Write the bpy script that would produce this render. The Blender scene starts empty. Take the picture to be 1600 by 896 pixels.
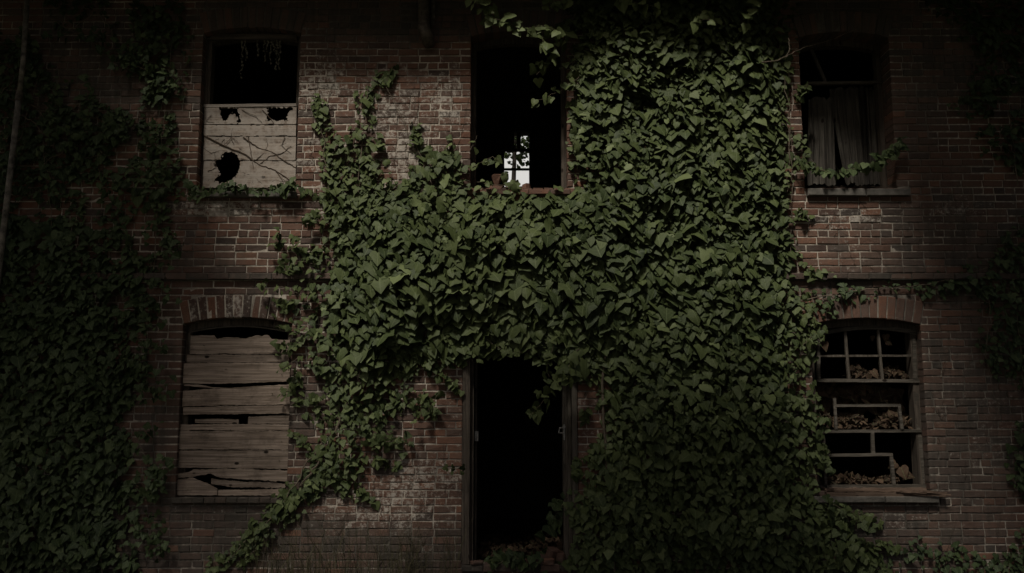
import bpy, math, random
import numpy as np
R = math.radians
rnd = random.Random(7)
rng = np.random.default_rng(11)
F, D, CZ, PT = 1500.0, 9.7, 1.5, R(8)
cp, sp = math.cos(PT), math.sin(PT)

def P(px, py, Y=0.0):
    """point of the plane y=Y that a pixel of the 1600x896 photograph looks at -> (x, z)"""
    u = (px-800)/F; v = (448-py)/F
    t = (Y+D)/(cp-v*sp)
    return u*t, CZ+(sp+v*cp)*t
def Q(x, z, Y=0.0):
    dy = Y+D; dz = z-CZ
    d = dy*cp+dz*sp
    return 800+F*x/d, 448-F*(dz*cp-dy*sp)/d

scn = bpy.context.scene
col = scn.collection
# ------------------------------------------------------------------ mesh helper
class MB:
    def __init__(s): s.v = []; s.f = []; s.c = []; s.tint = (0.5, 0, 0)
    def add(s, vs, fs, tint=None):
        b = len(s.v); s.v.extend(vs); s.f.extend([tuple(i+b for i in f) for f in fs])
        s.c.extend([tint or s.tint]*len(vs))
    def box(s, x0, x1, y0, y1, z0, z1, j=0.0, tint=None):
        vs = [(x, y, z) for z in (z0, z1) for y in (y0, y1) for x in (x0, x1)]
        if j: vs = [(a+rnd.uniform(-j, j), b+rnd.uniform(-j, j), c+rnd.uniform(-j, j)) for a, b, c in vs]
        s.add(vs, [(0, 2, 3, 1), (4, 5, 7, 6), (0, 1, 5, 4), (2, 6, 7, 3), (0, 4, 6, 2), (1, 3, 7, 5)], tint)
    def brick(s, q, y0, yb, c=0.004, tint=None, j=0.0015):
        """q: four (x,z) corners counter clockwise seen from the front (-y)"""
        cx = sum(p[0] for p in q)/4; cz = sum(p[1] for p in q)/4
        A = [(p[0], yb, p[1]) for p in q]
        jt = [(rnd.uniform(-j, j), rnd.uniform(-j, j), rnd.uniform(-j, j)*1.2) for _ in q]
        B = [(p[0]+t[0], y0+c+t[2], p[1]+t[1]) for p, t in zip(q, jt)]
        C = []
        for p, t in zip(q, jt):
            k = c*rnd.uniform(0.7, 1.9)
            C.append((p[0]+t[0]+math.copysign(k, cx-p[0]), y0+t[2], p[1]+t[1]+math.copysign(k, cz-p[1])))
        fs = []
        for i in range(4):
            n = (i+1) % 4
            fs += [(i, n, 4+n, 4+i), (4+i, 4+n, 8+n, 8+i)]
        fs.append((8, 9, 10, 11))
        s.add(A+B+C, fs, tint)
    def beam(s, a, b, w, y0, y1, j=0.0015, tint=None, ybend=0.0):
        """a long worn stick of wood from a to b (x,z), width w, between depths y0 and y1"""
        dx, dz = b[0]-a[0], b[1]-a[1]; L = math.hypot(dx, dz); n = max(1, int(L/0.09))
        nx, nz = -dz/L*w/2, dx/L*w/2
        vs = []
        for i in range(n+1):
            t = i/n; x = a[0]+dx*t; z = a[1]+dz*t; yy = ybend*math.sin(t*math.pi)
            for sx, y in ((-1, y0), (1, y0), (1, y1), (-1, y1)):
                vs.append((x+sx*nx+rnd.uniform(-j, j), y+yy+rnd.uniform(-j, j), z+sx*nz+rnd.uniform(-j, j)))
        fs = [(0, 1, 2, 3), tuple(n*4+k for k in (3, 2, 1, 0))]
        for i in range(n):
            for k in range(4):
                m = (k+1) % 4
                fs.append((i*4+k, i*4+4+k, i*4+4+m, i*4+m))
        s.add(vs, fs, tint)
    def tube(s, pts, rad, n=6, tint=None, cap=True):
        m = len(pts); P3 = [np.array(p, float) for p in pts]
        rs = rad if hasattr(rad, '__len__') else [rad]*m
        vs = []; up = np.array((0.13, 0.9, 0.21))
        for i, p in enumerate(P3):
            t = P3[min(i+1, m-1)]-P3[max(i-1, 0)]
            t = t/(np.linalg.norm(t)+1e-9)
            a = np.cross(t, up); a /= np.linalg.norm(a)+1e-9; b = np.cross(t, a)
            for k in range(n):
                an = 2*math.pi*k/n
                vs.append(tuple(p+rs[i]*(math.cos(an)*a+math.sin(an)*b)))
        fs = [(i*n+k, i*n+(k+1) % n, i*n+n+(k+1) % n, i*n+n+k) for i in range(m-1) for k in range(n)]
        if cap: fs += [tuple(range(n))[::-1], tuple((m-1)*n+k for k in range(n))]
        s.add(vs, fs, tint)
    def ragged(s, xs, top, bot, y0, th, jag=0.003, tint=None, yw=None):
        """a board with broken long edges: xs, top(x), bot(x) are callables/arrays"""
        n = len(xs); vs = []
        wt = wb = 0.0
        for i, x in enumerate(xs):
            wt = wt*0.6+rnd.gauss(0, jag); wb = wb*0.6+rnd.gauss(0, jag)
            t = top(x)+wt; b = bot(x)+wb
            if b > t-0.002: b = t-0.002
            y = y0+(yw(x) if yw else 0)+rnd.uniform(-.0006, .0006)
            vs += [(x, y, b), (x, y, t), (x, y+th, t), (x, y+th, b)]
        fs = [(0, 1, 2, 3), tuple((n-1)*4+k for k in (3, 2, 1, 0))]
        for i in range(n-1):
            for k in range(4):
                m = (k+1) % 4
                fs.append((i*4+k, i*4+4+k, i*4+4+m, i*4+m))
        s.add(vs, fs, tint)
    def build(s, name, mat, parent=None, smooth=False):
        me = bpy.data.meshes.new(name); me.from_pydata(s.v, [], s.f); me.update()
        ca = me.color_attributes.new('tint', 'FLOAT_COLOR', 'POINT')
        arr = np.ones((len(s.v), 4), np.float32); arr[:, :3] = np.array(s.c, np.float32).reshape(-1, 3)
        ca.data.foreach_set('color', arr.ravel())
        me.materials.append(mat)
        if smooth: me.polygons.foreach_set('use_smooth', [True]*len(me.polygons))
        o = bpy.data.objects.new(name, me); col.objects.link(o)
        if parent: o.parent = parent
        return o
def tag(o, label=None, cat=None, group=None, kind=None):
    if label: o['label'] = label
    if cat: o['category'] = cat
    if group: o['group'] = group
    if kind: o['kind'] = kind
    return o
def empty(name, label, cat, loc=(0, 0, 0), group=None):
    o = bpy.data.objects.new(name, None); col.objects.link(o); o.empty_display_size = .2
    o.location = loc
    return tag(o, label, cat, group)

# ------------------------------------------------------------------ noise
_tab = rng.random((256, 256))
def vnoise(x, z, s=1.0, o=0):
    x = np.asarray(x, float)*s+37.3+o*17.7; z = np.asarray(z, float)*s+91.1+o*5.3
    xi = np.floor(x).astype(int); zi = np.floor(z).astype(int); fx = x-xi; fz = z-zi
    fx = fx*fx*(3-2*fx); fz = fz*fz*(3-2*fz)
    g = lambda a, b: _tab[a % 256, b % 256]
    return (g(xi, zi)*(1-fx)+g(xi+1, zi)*fx)*(1-fz)+(g(xi, zi+1)*(1-fx)+g(xi+1, zi+1)*fx)*fz

# ------------------------------------------------------------------ materials
class NT:
    def __init__(s, name):
        s.m = bpy.data.materials.new(name); s.m.use_nodes = True
        s.t = s.m.node_tree; s.t.nodes.clear()
        s.out = s.t.nodes.new('ShaderNodeOutputMaterial'); s.b = s.t.nodes.new('ShaderNodeBsdfPrincipled')
        s.t.links.new(s.b.outputs[0], s.out.inputs[0])
    def n(s, typ, **kw):
        nd = s.t.nodes.new('ShaderNode'+typ)
        for k, v in kw.items(): setattr(nd, k, v)
        return nd
    def L(s, a, b): s.t.links.new(a, b)
    def setin(s, inp, v):
        if isinstance(v, bpy.types.NodeSocket): s.L(v, inp)
        else: inp.default_value = v
    def math(s, op, a, b=0.0, c=0.0, clamp=False):
        nd = s.n('Math', operation=op, use_clamp=clamp)
        s.setin(nd.inputs[0], a); s.setin(nd.inputs[1], b)
        if op in ('MULTIPLY_ADD', 'SMOOTH_MIN'): s.setin(nd.inputs[2], c)
        return nd.outputs[0]
    def mix(s, f, a, b, mode='MIX'):
        nd = s.n('Mix', data_type='RGBA', blend_type=mode)
        s.setin(nd.inputs[0], f)
        for i, v in ((6, a), (7, b)):
            if isinstance(v, tuple) and len(v) == 3: v = v+(1,)
            s.setin(nd.inputs[i], v)
        return nd.outputs[2]
    def coord(s, scale=(1, 1, 1), kind='Object'):
        tc = s.n('TexCoord'); mp = s.n('Mapping'); mp.inputs['Scale'].default_value = scale
        s.L(tc.outputs[kind], mp.inputs[0]); return mp.outputs[0]
    def noise(s, vec, scale, detail=4, rough=.55, dist=0):
        nd = s.n('TexNoise'); s.L(vec, nd.inputs['Vector'])
        nd.inputs['Scale'].default_value = scale; nd.inputs['Detail'].default_value = detail
        nd.inputs['Roughness'].default_value = rough; nd.inputs['Distortion'].default_value = dist
        return nd.outputs['Fac']
    def rng(s, v, a, b, c=0.0, d=1.0):
        nd = s.n('MapRange', interpolation_type='SMOOTHSTEP'); s.setin(nd.inputs[0], v)
        for i, x in enumerate((a, b, c, d)): nd.inputs[i+1].default_value = x
        return nd.outputs[0]
    def ramp(s, v, stops):
        nd = s.n('ValToRGB'); s.setin(nd.inputs[0], v); e = nd.color_ramp.elements
        while len(e) < len(stops): e.new(0.5)
        for el, (p, c) in zip(e, stops): el.position = p; el.color = c+(1,)
        return nd.outputs[0]
    def attr(s, name='tint'):
        a = s.n('Attribute', attribute_name=name); sep = s.n('SeparateColor'); s.L(a.outputs['Color'], sep.inputs[0])
        return sep.outputs
    def bump(s, h, strength=.5, dist=.01):
        nd = s.n('Bump'); nd.inputs['Strength'].default_value = strength; nd.inputs['Distance'].default_value = dist
        s.L(h, nd.inputs['Height']); s.L(nd.outputs[0], s.b.inputs['Normal'])
    def done(s, colr, rough=.85, spec=.3):
        s.setin(s.b.inputs['Base Color'], colr if not isinstance(colr, tuple) else colr+(1,))
        s.setin(s.b.inputs['Roughness'], rough); s.b.inputs['Specular IOR Level'].default_value = spec
        return s.m

def brick_mat(name, mortar=False):
    t = NT(name); o = t.coord(); a = t.attr()
    n1 = t.noise(o, 26, 5, .65); n2 = t.noise(o, 3.1, 4, .6); n3 = t.noise(o, 95, 3, .6)
    streak = t.noise(t.coord((22, 22, 1.6)), 1.0, 4, .6)
    if mortar:
        base = t.ramp(n1, [(.3, (.26, .22, .175)), (.5, (.52, .46, .375)), (.75, (.64, .58, .49))])
        base = t.mix(t.math('MULTIPLY', t.rng(t.noise(o, 1.3, 4, .6), .45, .62), .75), base, (.07, .058, .047))
    else:
        tone = t.math('ADD', a[0], t.math('MULTIPLY', t.math('SUBTRACT', n1, .5), .45))
        base = t.ramp(tone, [(.05, (.038, .028, .023)), (.3, (.082, .046, .034)), (.55, (.140, .068, .044)),
                             (.8, (.195, .088, .052)), (1, (.20, .105, .066))])
        base = t.mix(t.rng(n3, .52, .75), base, (.07, .045, .036))
    film = t.rng(t.math('ADD', t.math('MULTIPLY', t.noise(o, 9, 6, .75), .6), t.math('MULTIPLY', n2, .5)), .42, .72)
    base = t.mix(t.math('MULTIPLY', film, .42), base, (.115, .098, .082))
    if not mortar:
        base = t.mix(t.math('MULTIPLY', a[2], 1.7, clamp=True), base, t.mix(n1, (.075, .062, .050), (.15, .132, .112)))
        base = t.mix(t.math('MULTIPLY', t.rng(t.noise(o, 2.3, 6, .75), .52, .66), .35), base, (.055, .042, .034))
    # limewash / salt: only where the attribute says, broken up by noise
    wf = t.rng(t.math('ADD', t.math('MULTIPLY', t.math('ADD', n1, t.math('MULTIPLY', t.math('SUBTRACT', t.noise(o, 14, 7, .85), .5), 2.2)), .75), t.math('ADD', a[1], t.math('MULTIPLY', n2, .25))), .76, 1.0)
    base = t.mix(t.math('MULTIPLY', wf, .8), base, (.44, .40, .34))
    smear = t.rng(t.noise(t.coord((1, 1, 1.6)), 19, 7, .8, .8), .60, .70)
    if not mortar: base = t.mix(t.math('MULTIPLY', smear, .55), base, (.33, .29, .235))
    # soot and algae in vertical drips
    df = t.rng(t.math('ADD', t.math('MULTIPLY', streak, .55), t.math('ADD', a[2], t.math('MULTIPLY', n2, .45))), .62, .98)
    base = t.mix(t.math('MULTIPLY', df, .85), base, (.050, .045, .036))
    lich = t.rng(t.noise(o, 7, 6, .7), .62, .72)
    base = t.mix(t.math('MULTIPLY', lich, .5), base, (.13, .125, .10))
    t.bump(t.math('ADD', n1, t.math('MULTIPLY', n3, .5)), .75, .006)
    return t.done(base, .9, .25)
def wood_mat(name, lo, hi, axis='x', paint=None):
    t = NT(name); a = t.attr()
    sc = (1.6, 14, 42) if axis == 'x' else (42, 14, 1.6)
    g = t.noise(t.coord(sc), 1.0, 6, .65, .6); o = t.coord()
    sc2 = (3, 30, 160) if axis == 'x' else (160, 30, 3)
    g2 = t.noise(t.coord(sc2), 1.0, 3, .6, .2)
    b = t.ramp(g, [(.28, tuple(x*.72 for x in lo)), (.42, lo), (.6, hi), (.8, tuple(min(1, x*1.25) for x in hi))])
    b = t.mix(t.math('MULTIPLY', t.rng(g2, .58, .68), .8), b, tuple(x*.25 for x in lo))
    blot = t.rng(t.noise(o, 5, 5, .7), .5, .72)
    b = t.mix(t.math('MULTIPLY', blot, .55), b, tuple(x*.45 for x in lo))
    vo = t.n('TexVoronoi'); t.L(t.coord((4, 4, 7) if axis == 'x' else (7, 4, 4)), vo.inputs['Vector']); vo.inputs['Scale'].default_value = 1.0
    b = t.mix(t.rng(vo.outputs['Distance'], .13, .07), b, (.02, .014, .01))
    b = t.mix(1.0, b, t.ramp(a[0], [(0, (.55, .55, .55)), (1, (1.35, 1.3, 1.25))]), 'MULTIPLY')
    if paint:
        p = t.rng(t.noise(o, 11, 6, .7), .36, .56)
        b = t.mix(t.math('MULTIPLY', p, .75), b, paint)
    t.bump(t.math('ADD', g, t.math('MULTIPLY', g2, -.6)), .6, .006)
    return t.done(b, .85, .2)
def leaf_mat(name, stops, veins=True, rough=.6, spec=.2, trans=.0):
    t = NT(name); a = t.attr(); o = t.coord()
    n = t.noise(o, 30, 3)
    c = t.ramp(t.math('ADD', a[0], t.math('MULTIPLY', t.math('SUBTRACT', n, .5), .3)), stops)
    if veins:
        # g,b hold the position on the blade (0..1)
        x = t.math('ABSOLUTE', t.math('SUBTRACT', a[1], .5)); mid = t.rng(x, .022, .006)
        r = t.math('ABSOLUTE', t.math('SUBTRACT', t.math('MODULO', t.math('ADD', a[2], t.math('MULTIPLY', x, .9)), .22), .11))
        lat = t.math('MULTIPLY', t.rng(r, .014, .003), .6)
        c = t.mix(t.math('MULTIPLY', t.math('MAXIMUM', mid, lat), .45), c, (.16, .19, .09))
    t.setin(t.b.inputs['Roughness'], rough)
    t.bump(n, .25, .004)
    return t.done(c, rough, spec)
def plain(name, c, rough=.8, sc=8, var=.5, spec=.3, metal=0):
    t = NT(name); n = t.noise(t.coord(), sc, 6, .65)
    b = t.ramp(n, [(.3, tuple(x*(1-var) for x in c)), (.7, tuple(min(1, x*(1+var)) for x in c))])
    t.bump(n, .5, .01); t.b.inputs['Metallic'].default_value = metal
    return t.done(b, rough, spec)

M = dict(
    brick=brick_mat('old_brick'), mortar=brick_mat('lime_mortar', True),
    board=wood_mat('weathered_board', (.20, .16, .127), (.36, .297, .243), 'x'),
    panel=wood_mat('pale_panel', (.19, .15, .12), (.34, .29, .24), 'x', (.36, .32, .275)),
    vboard=wood_mat('grey_upright_board', (.055, .05, .042), (.13, .118, .10), 'z'),
    cloth=wood_mat('grimy_curtain_cloth', (.05, .045, .038), (.10, .092, .078), 'z'),
    frame=wood_mat('dark_frame_wood', (.060, .050, .040), (.12, .10, .08), 'z'),
    frameh=wood_mat('dark_frame_wood_level', (.060, .050, .040), (.12, .10, .08), 'x'),
    sash=wood_mat('grey_sash_wood', (.07, .062, .05), (.14, .125, .104), 'x'),
    sashv=wood_mat('grey_sash_wood_upright', (.07, .06, .048), (.135, .12, .098), 'z'),
    rail=wood_mat('pale_rail', (.25, .22, .19), (.42, .38, .33), 'x'),
    sillw=wood_mat('sill_wood', (.09, .062, .045), (.19, .135, .10), 'x'),
    stone=plain('sill_stone', (.11, .10, .085), .9, 12, .5),
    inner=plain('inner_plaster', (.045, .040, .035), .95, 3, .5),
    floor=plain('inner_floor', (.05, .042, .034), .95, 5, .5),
    roof=plain('roof_slate', (.06, .06, .06), .8, 6, .3),
    ground=plain('ground_soil', (.05, .048, .03), .95, 2, .5),
    rust=plain('rusty_metal', (.11, .09, .07), .7, 20, .6, .4, .4),
    pipe=plain('pale_weathered_metal', (.17, .15, .12), .8, 14, .8, .3, .1),
    metal=plain('dull_metal', (.30, .29, .27), .45, 30, .4, .5, .7),
    bark=plain('vine_bark', (.13, .105, .075), .9, 25, .5),
    darkbark=plain('tree_bark', (.06, .05, .04), .9, 6, .5),
    tendril=plain('dry_tendril', (.085, .062, .045), .9, 25, .4),
    scrap=plain('dry_scrap', (.16, .15, .11), .9, 25, .5),
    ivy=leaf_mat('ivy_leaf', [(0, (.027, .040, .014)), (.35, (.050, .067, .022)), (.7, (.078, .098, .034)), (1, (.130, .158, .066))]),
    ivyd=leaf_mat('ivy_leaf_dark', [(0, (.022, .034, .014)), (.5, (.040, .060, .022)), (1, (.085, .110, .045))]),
    dead=leaf_mat('dead_leaf', [(0, (.026, .016, .011)), (.4, (.056, .034, .022)), (.75, (.098, .061, .039)), (1, (.17, .12, .08))], True, .8, .15),
    treeleaf=leaf_mat('tree_leaf', [(0, (.025, .045, .015)), (1, (.07, .10, .03))], False),
    grass=leaf_mat('dry_stalk', [(0, (.03, .028, .018)), (1, (.10, .09, .05))], False, .8, .1),
)

# ------------------------------------------------------------------ openings of the front wall
H = 0.075
class Op:
    def __init__(s, pl, pr, ref, pt, pb, sag=0.065, reveal=.30, zb=None):
        s.xl = P(pl, ref)[0]; s.xr = P(pr, ref)[0]; s.zt = P((pl+pr)/2, pt)[1]; s.zb = P((pl+pr)/2, pb)[1] if zb is None else zb
        s.sag = sag; w = (s.xr-s.xl)/2; s.cx = (s.xl+s.xr)/2
        s.Rr = (w*w+sag*sag)/(2*sag); s.cz = s.zt-s.Rr; s.spring = s.zt-sag; s.band = .235; s.half = math.asin(w/s.Rr); s.w = w
    def inside(s, x, z):
        if not (s.xl < x < s.xr and z > s.zb): return False
        return z < s.spring or (x-s.cx)**2+(z-s.cz)**2 < s.Rr**2
    def arcz(s, x, r): return s.cz+math.sqrt(max(0, r*r-(x-s.cx)**2))
W1 = Op(311, 465, 200, 43, 300)
W2 = Op(735, 886, 200, 48, 297)
W4 = Op(1256, 1399, 250, 50, 294)
W3 = Op(280, 452, 640, 496, 777)
W5 = Op(1272, 1446, 640, 497, 768)
DR = Op(722, 903, 700, 540, 882)
OPS = [W1, W2, W4, W3, W5, DR]
XL, XR, ZT, TH = -7.0, 7.0, 6.22, .36

def blobs(lst, x, z):
    px, py = Q(x, z); r = 0
    for bx, by, sx, sy, a in lst:
        d = ((px-bx)/sx)**2+((py-by)/sy)**2
        if d < 6: r = max(r, a*math.exp(-d*.7))
    return r
WHITE = [(640, 240, 50, 60, .46), (600, 160, 60, 60, .38), (340, 326, 80, 14, .50), (500, 130, 60, 60, .38), (485, 250, 16, 60, .35),
         (350, 478, 60, 22, .2), (660, 745, 70, 34, .42), (600, 790, 120, 50, .38), (1330, 342, 70, 14, .42), (1480, 325, 70, 22, .30),
         (1540, 660, 70, 70, .22), (710, 620, 25, 50, .22), (1370, 820, 120, 22, .28), (330, 800, 100, 16, .25), (1330, 400, 60, 30, .2),
         (705, 250, 25, 40, .2), (690, 160, 40, 70, .36), (915, 670, 20, 60, .25)]
DIRT_DARK = [(390, 22, 110, 30, .38), (1330, 22, 110, 34, .45), (810, 20, 110, 30, .4), (1330, 480, 90, 30, .15), (1520, 400, 160, 120, .22), (1520, 620, 120, 200, .24), (1380, 380, 120, 50, .15), (240, 820, 160, 90, .28), (640, 870, 200, 50, .25), (340, 420, 120, 30, .15), (240, 640, 60, 130, .24), (560, 850, 200, 45, .30), (1500, 90, 160, 110, .25), (600, 20, 200, 50, .35), (600, 700, 40, 30, .2),  # dirt, plus darker patches across the upper window arches
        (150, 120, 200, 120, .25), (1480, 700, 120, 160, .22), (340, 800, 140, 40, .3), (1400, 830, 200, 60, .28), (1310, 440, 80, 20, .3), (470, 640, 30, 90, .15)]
def wd(x, z): return blobs(WHITE, x, z), blobs(DIRT_DARK, x, z)

STRING = P(350, 441)[1]; SZ0 = round(STRING/H)*H   # the string course takes this course
def blocked(z):
    out = []
    for o in OPS:
        if o.zb-1e-3 < z < o.spring+o.band*.98+.06:
            if z < o.spring: out.append((o.xl, o.xr, True))
            else:
                ro = o.Rr+o.band
                if z < o.cz+ro-.015:
                    hw = min(math.sqrt(max(0, ro*ro-(z-o.cz)**2)), math.tan(o.half)*(z-o.cz)*1.0+.004)
                    out.append((o.cx-hw, o.cx+hw, False))
    return sorted(out)

# bricks --------------------------------------------------------------------
bld = empty('brick_building', 'abandoned two storey red brick building with broken windows and an open doorway', 'building')
mb = MB()
kmax = int(ZT/H)
for k in range(-2, kmax):
    z0 = k*H; zc = z0+H/2
    if abs(z0-SZ0) < H*.5: continue
    bl = blocked(zc); cur = XL; ints = []; le = False
    for a, b, dp in bl:
        ints.append((cur, a, le, dp)); cur = b; le = dp
    ints.append((cur, XR, le, False))
    header = (k % 6 == 3)
    step = .1085 if header else .217
    off = (k % 2)*.108+rnd.uniform(-.02, .02)
    for a, b, ld, rd in ints:
        if b-a < .03: continue
        cuts = []; x = math.floor((a-off)/step)*step+off
        while x < b:
            cuts.append(x+rnd.uniform(-.006, .006)); x += step
            if not header and rnd.random() < .12: x -= step/2
        cuts = [a]+[c for c in cuts if a+.05 < c < b-.05]+[b]
        for i in range(len(cuts)-1):
            x0 = cuts[i]+(.005 if i else 0); x1 = cuts[i+1]-(.005 if i < len(cuts)-2 else 0)
            xm = (x0+x1)/2
            edgeL = (i == 0 and ld); edgeR = (i == len(cuts)-2 and rd)
            r = rnd.random()
            yb = .05
            if edgeL or edgeR: yb = .335
            y0 = max(-.006, min(.0025, rnd.gauss(-.001, .002)))
            if r < .05: y0 -= rnd.uniform(.002, .006)
            tone = rnd.gauss(.46, .12)+(vnoise(xm, zc, .9)-.5)*.35
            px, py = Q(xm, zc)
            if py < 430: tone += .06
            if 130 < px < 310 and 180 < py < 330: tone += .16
            if rnd.random() < .07: tone = rnd.uniform(.1, .25)
            if rnd.random() < .02: tone = rnd.uniform(.8, .92)
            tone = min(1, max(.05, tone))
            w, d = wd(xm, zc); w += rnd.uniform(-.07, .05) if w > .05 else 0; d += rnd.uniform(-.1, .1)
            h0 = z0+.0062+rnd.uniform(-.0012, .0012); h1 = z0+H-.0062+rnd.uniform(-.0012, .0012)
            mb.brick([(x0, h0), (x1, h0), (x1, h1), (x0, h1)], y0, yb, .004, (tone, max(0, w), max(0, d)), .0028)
mb.build('brick_facing', M['brick'], bld)

# mortar core ---------------------------------------------------------------
xs = list(np.arange(XL, XR+.001, .07)); zs = list(np.arange(-.15, ZT+.001, H/2))
for o in OPS:
    xs += [o.xl-.006, o.xr+.006]; zs += [o.zb-.004]
xs = sorted(set(round(v, 4) for v in xs)); zs = sorted(set(round(v, 4) for v in zs))
nx, nz = len(xs), len(zs)
full = np.ones((nx-1, nz-1), bool)
for i in range(nx-1):
    xm = (xs[i]+xs[i+1])/2
    for o in OPS:
        if not (o.xl-.006 < xm < o.xr+.006): continue
        for j in range(nz-1):
            zm = (zs[j]+zs[j+1])/2
            if zm < o.zb-.004: continue
            if zm-.03 < o.spring or zm-.03 < o.arcz(xm, o.Rr): full[i, j] = False
yf, yk = .0055, TH
V = []; C = []
for y in (yf, yk):
    for i in range(nx):
        for j in range(nz):
            V.append((xs[i], y+(rnd.uniform(-.002, .002) if y == yf else 0), zs[j]))
            w, d = wd(xs[i], zs[j]) if y == yf else (0, 0)
            C.append((.5, w*.6, d*1.7))
id_ = lambda s, i, j: s*nx*nz+i*nz+j
FC = []
for i in range(nx-1):
    for j in range(nz-1):
        if not full[i, j]: continue
        FC.append((id_(0, i, j), id_(0, i+1, j), id_(0, i+1, j+1), id_(0, i, j+1)))
        FC.append((id_(1, i, j), id_(1, i, j+1), id_(1, i+1, j+1), id_(1, i+1, j)))
        for di, dj, e in ((-1, 0, ((i, j), (i, j+1))), (1, 0, ((i+1, j+1), (i+1, j))), (0, -1, ((i+1, j), (i, j))), (0, 1, ((i, j+1), (i+1, j+1)))):
            a, b = i+di, j+dj
            if not (0 <= a < nx-1 and 0 <= b < nz-1) or not full[a, b]:
                p, q = e
                FC.append((id_(0, *p), id_(0, *q), id_(1, *q), id_(1, *p)))
mm = MB(); mm.v = V; mm.f = FC; mm.c = C
mm.build('front_wall', M['mortar'], bld)

# soldier arches --------------------------------------------------------------
def arch(o, n=13):
    m = MB(); m.tint = (.5, .3, .1)
    da = 2*o.half/n
    for i in range(n):
        a0 = -o.half+i*da+.0026; a1 = -o.half+(i+1)*da-.0026
        ri = o.Rr-rnd.uniform(0, .004); ro = o.Rr+o.band-rnd.uniform(0, .012)
        q = [(o.cx+r*math.sin(a), o.cz+r*math.cos(a)) for r, a in ((ri, a0), (ri, a1), (ro, a1), (ro, a0))]
        xm = q[0][0]; w, d = wd(xm, o.zt+.1)
        tone = min(1, max(.1, rnd.gauss(.48, .16)))
        m.brick(q, -.010+rnd.gauss(0, .003), .33, .005, (tone, w+rnd.uniform(-.1, .2) if w > .05 else 0, max(0, d-.1+rnd.uniform(-.1, .1))), .002)
    ob = m.build('soldier_arch', M['brick'], bld)
    m2 = MB(); m2.tint = (.5, .1, .1+1.6*wd(o.cx, o.zt+.1)[1])   # mortar between the soldiers
    N = 20
    for i in range(N):
        a0 = -o.half+2*o.half*i/N; a1 = -o.half+2*o.half*(i+1)/N
        q = [(o.cx+r*math.sin(a), o.cz+r*math.cos(a)) for r, a in ((o.Rr+.006, a0), (o.Rr+.006, a1), (o.Rr+o.band-.006, a1), (o.Rr+o.band-.006, a0))]
        vs = [(x, -.003, z) for x, z in q]+[(x, .325, z) for x, z in q]
        m2.add(vs, [(0, 1, 2, 3), (0, 4, 5, 1)])
    m2.build('arch_joint', M['mortar'], ob)
for o in (W1, W2, W4, W3, W5): arch(o)

# string course ---------------------------------------------------------------
m = MB()
x = XL
while x < XR:
    L_ = .217; w, d = wd(x, SZ0)
    m.brick([(x+.004, SZ0+.006), (x+L_-.004, SZ0+.006), (x+L_-.004, SZ0+H-.005), (x+.004, SZ0+H-.005)], -.055+rnd.gauss(0, .004), .05, .006,
            (min(1, max(.05, rnd.gauss(.35, .14))), max(0, w), .22+rnd.uniform(-.15, .2)), .003)
    x += L_
m.box(XL, XR, -.045, .007, SZ0+.003, SZ0+H-.008, 0, (.3, 0, .5))
m.build('string_course', M['brick'], bld)

# sills ------------------------------------------------------------------------
def sill_bricks(o, pl, pr, py0, py1, proj, mat, step=.11, name='window_sill', tone=.45, dirt=.2):
    m = MB(); xa = P(pl, py0, -proj)[0]; xb = P(pr, py0, -proj)[0]; zt = P(pl, py0, -proj)[1]; zb = P(pl, py1, -proj)[1]
    x = xa
    while x < xb-.02:
        e = min(xb, x+step)
        m.brick([(x+.003, zb), (e-.003, zb), (e-.003, zt), (x+.003, zt)], -proj+rnd.gauss(0, .004), .33 if o.xl < (x+e)/2 < o.xr else .02, .006,
                (min(1, max(.05, rnd.gauss(tone, .15))), 0, max(0, dirt+rnd.uniform(-.15, .15))), .003)
        x += step
    if mat == 'brick': m.box(xa+.01, xb-.01, -proj+.008, .02, zb+.004, zt-.006, 0, (.3, 0, .5))
    return m.build(name, M[mat], bld), zt
_, z1s = sill_bricks(W1, 299, 463, 299, 308, .05, 'stone', 1.2)
_, z2s = sill_bricks(W2, 728, 892, 296, 304, .03, 'brick', .217, tone=.62, dirt=.0)
_, z4s = sill_bricks(W4, 1262, 1423, 295, 306, .05, 'stone', .6)
_, z3s = sill_bricks(W3, 266, 440, 778, 787, .05, 'brick', .11, dirt=.45)
_, z5s = sill_bricks(W5, 1272, 1468, 776, 786, .06, 'stone', .7)

# ------------------------------------------------------------------ window joinery
def pbeam(m, x0, y0, x1, y1, w, Y, dep, j=.0015, tint=None, ybend=0):
    """beam given by photo pixels on the plane y=Y; w in pixels"""
    a = P(x0, y0, Y); b = P(x1, y1, Y); s = (D+Y)/F*1.02
    m.beam(a, b, w*s, Y, Y+dep, j, tint, ybend)
def frame(o, Y, dep, w, mat='frame', name='window'):
    m = MB(); zt = o.zt+.02
    m.beam((o.xl+w/2, o.zb-.01), (o.xl+w/2, o.spring+.01), w, Y, Y+dep)
    m.beam((o.xr-w/2, o.zb-.01), (o.xr-w/2, o.spring+.01), w, Y, Y+dep)
    N = 10
    for i in range(N):
        xa = o.xl+(o.xr-o.xl)*i/N; xb = o.xl+(o.xr-o.xl)*(i+1)/N
        za, zb = o.arcz(xa, o.Rr)-w*.6, o.arcz(xb, o.Rr)-w*.6
        vs = [(xa, Y, za-w*.6), (xb, Y, zb-w*.6), (xb, Y, zb+w*.9), (xa, Y, za+w*.9)]
        vs += [(a, Y+dep, c) for a, b, c in vs]
        m.add(vs, [(0, 1, 2, 3), (0, 4, 5, 1), (2, 6, 7, 3), (7, 6, 5, 4)])
    m.beam((o.xl+w, o.zb+w*.4), (o.xr-w, o.zb+w*.4), w*.8, Y+.003, Y+dep-.003)
    return m.build(name, M[mat], bld)

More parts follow.
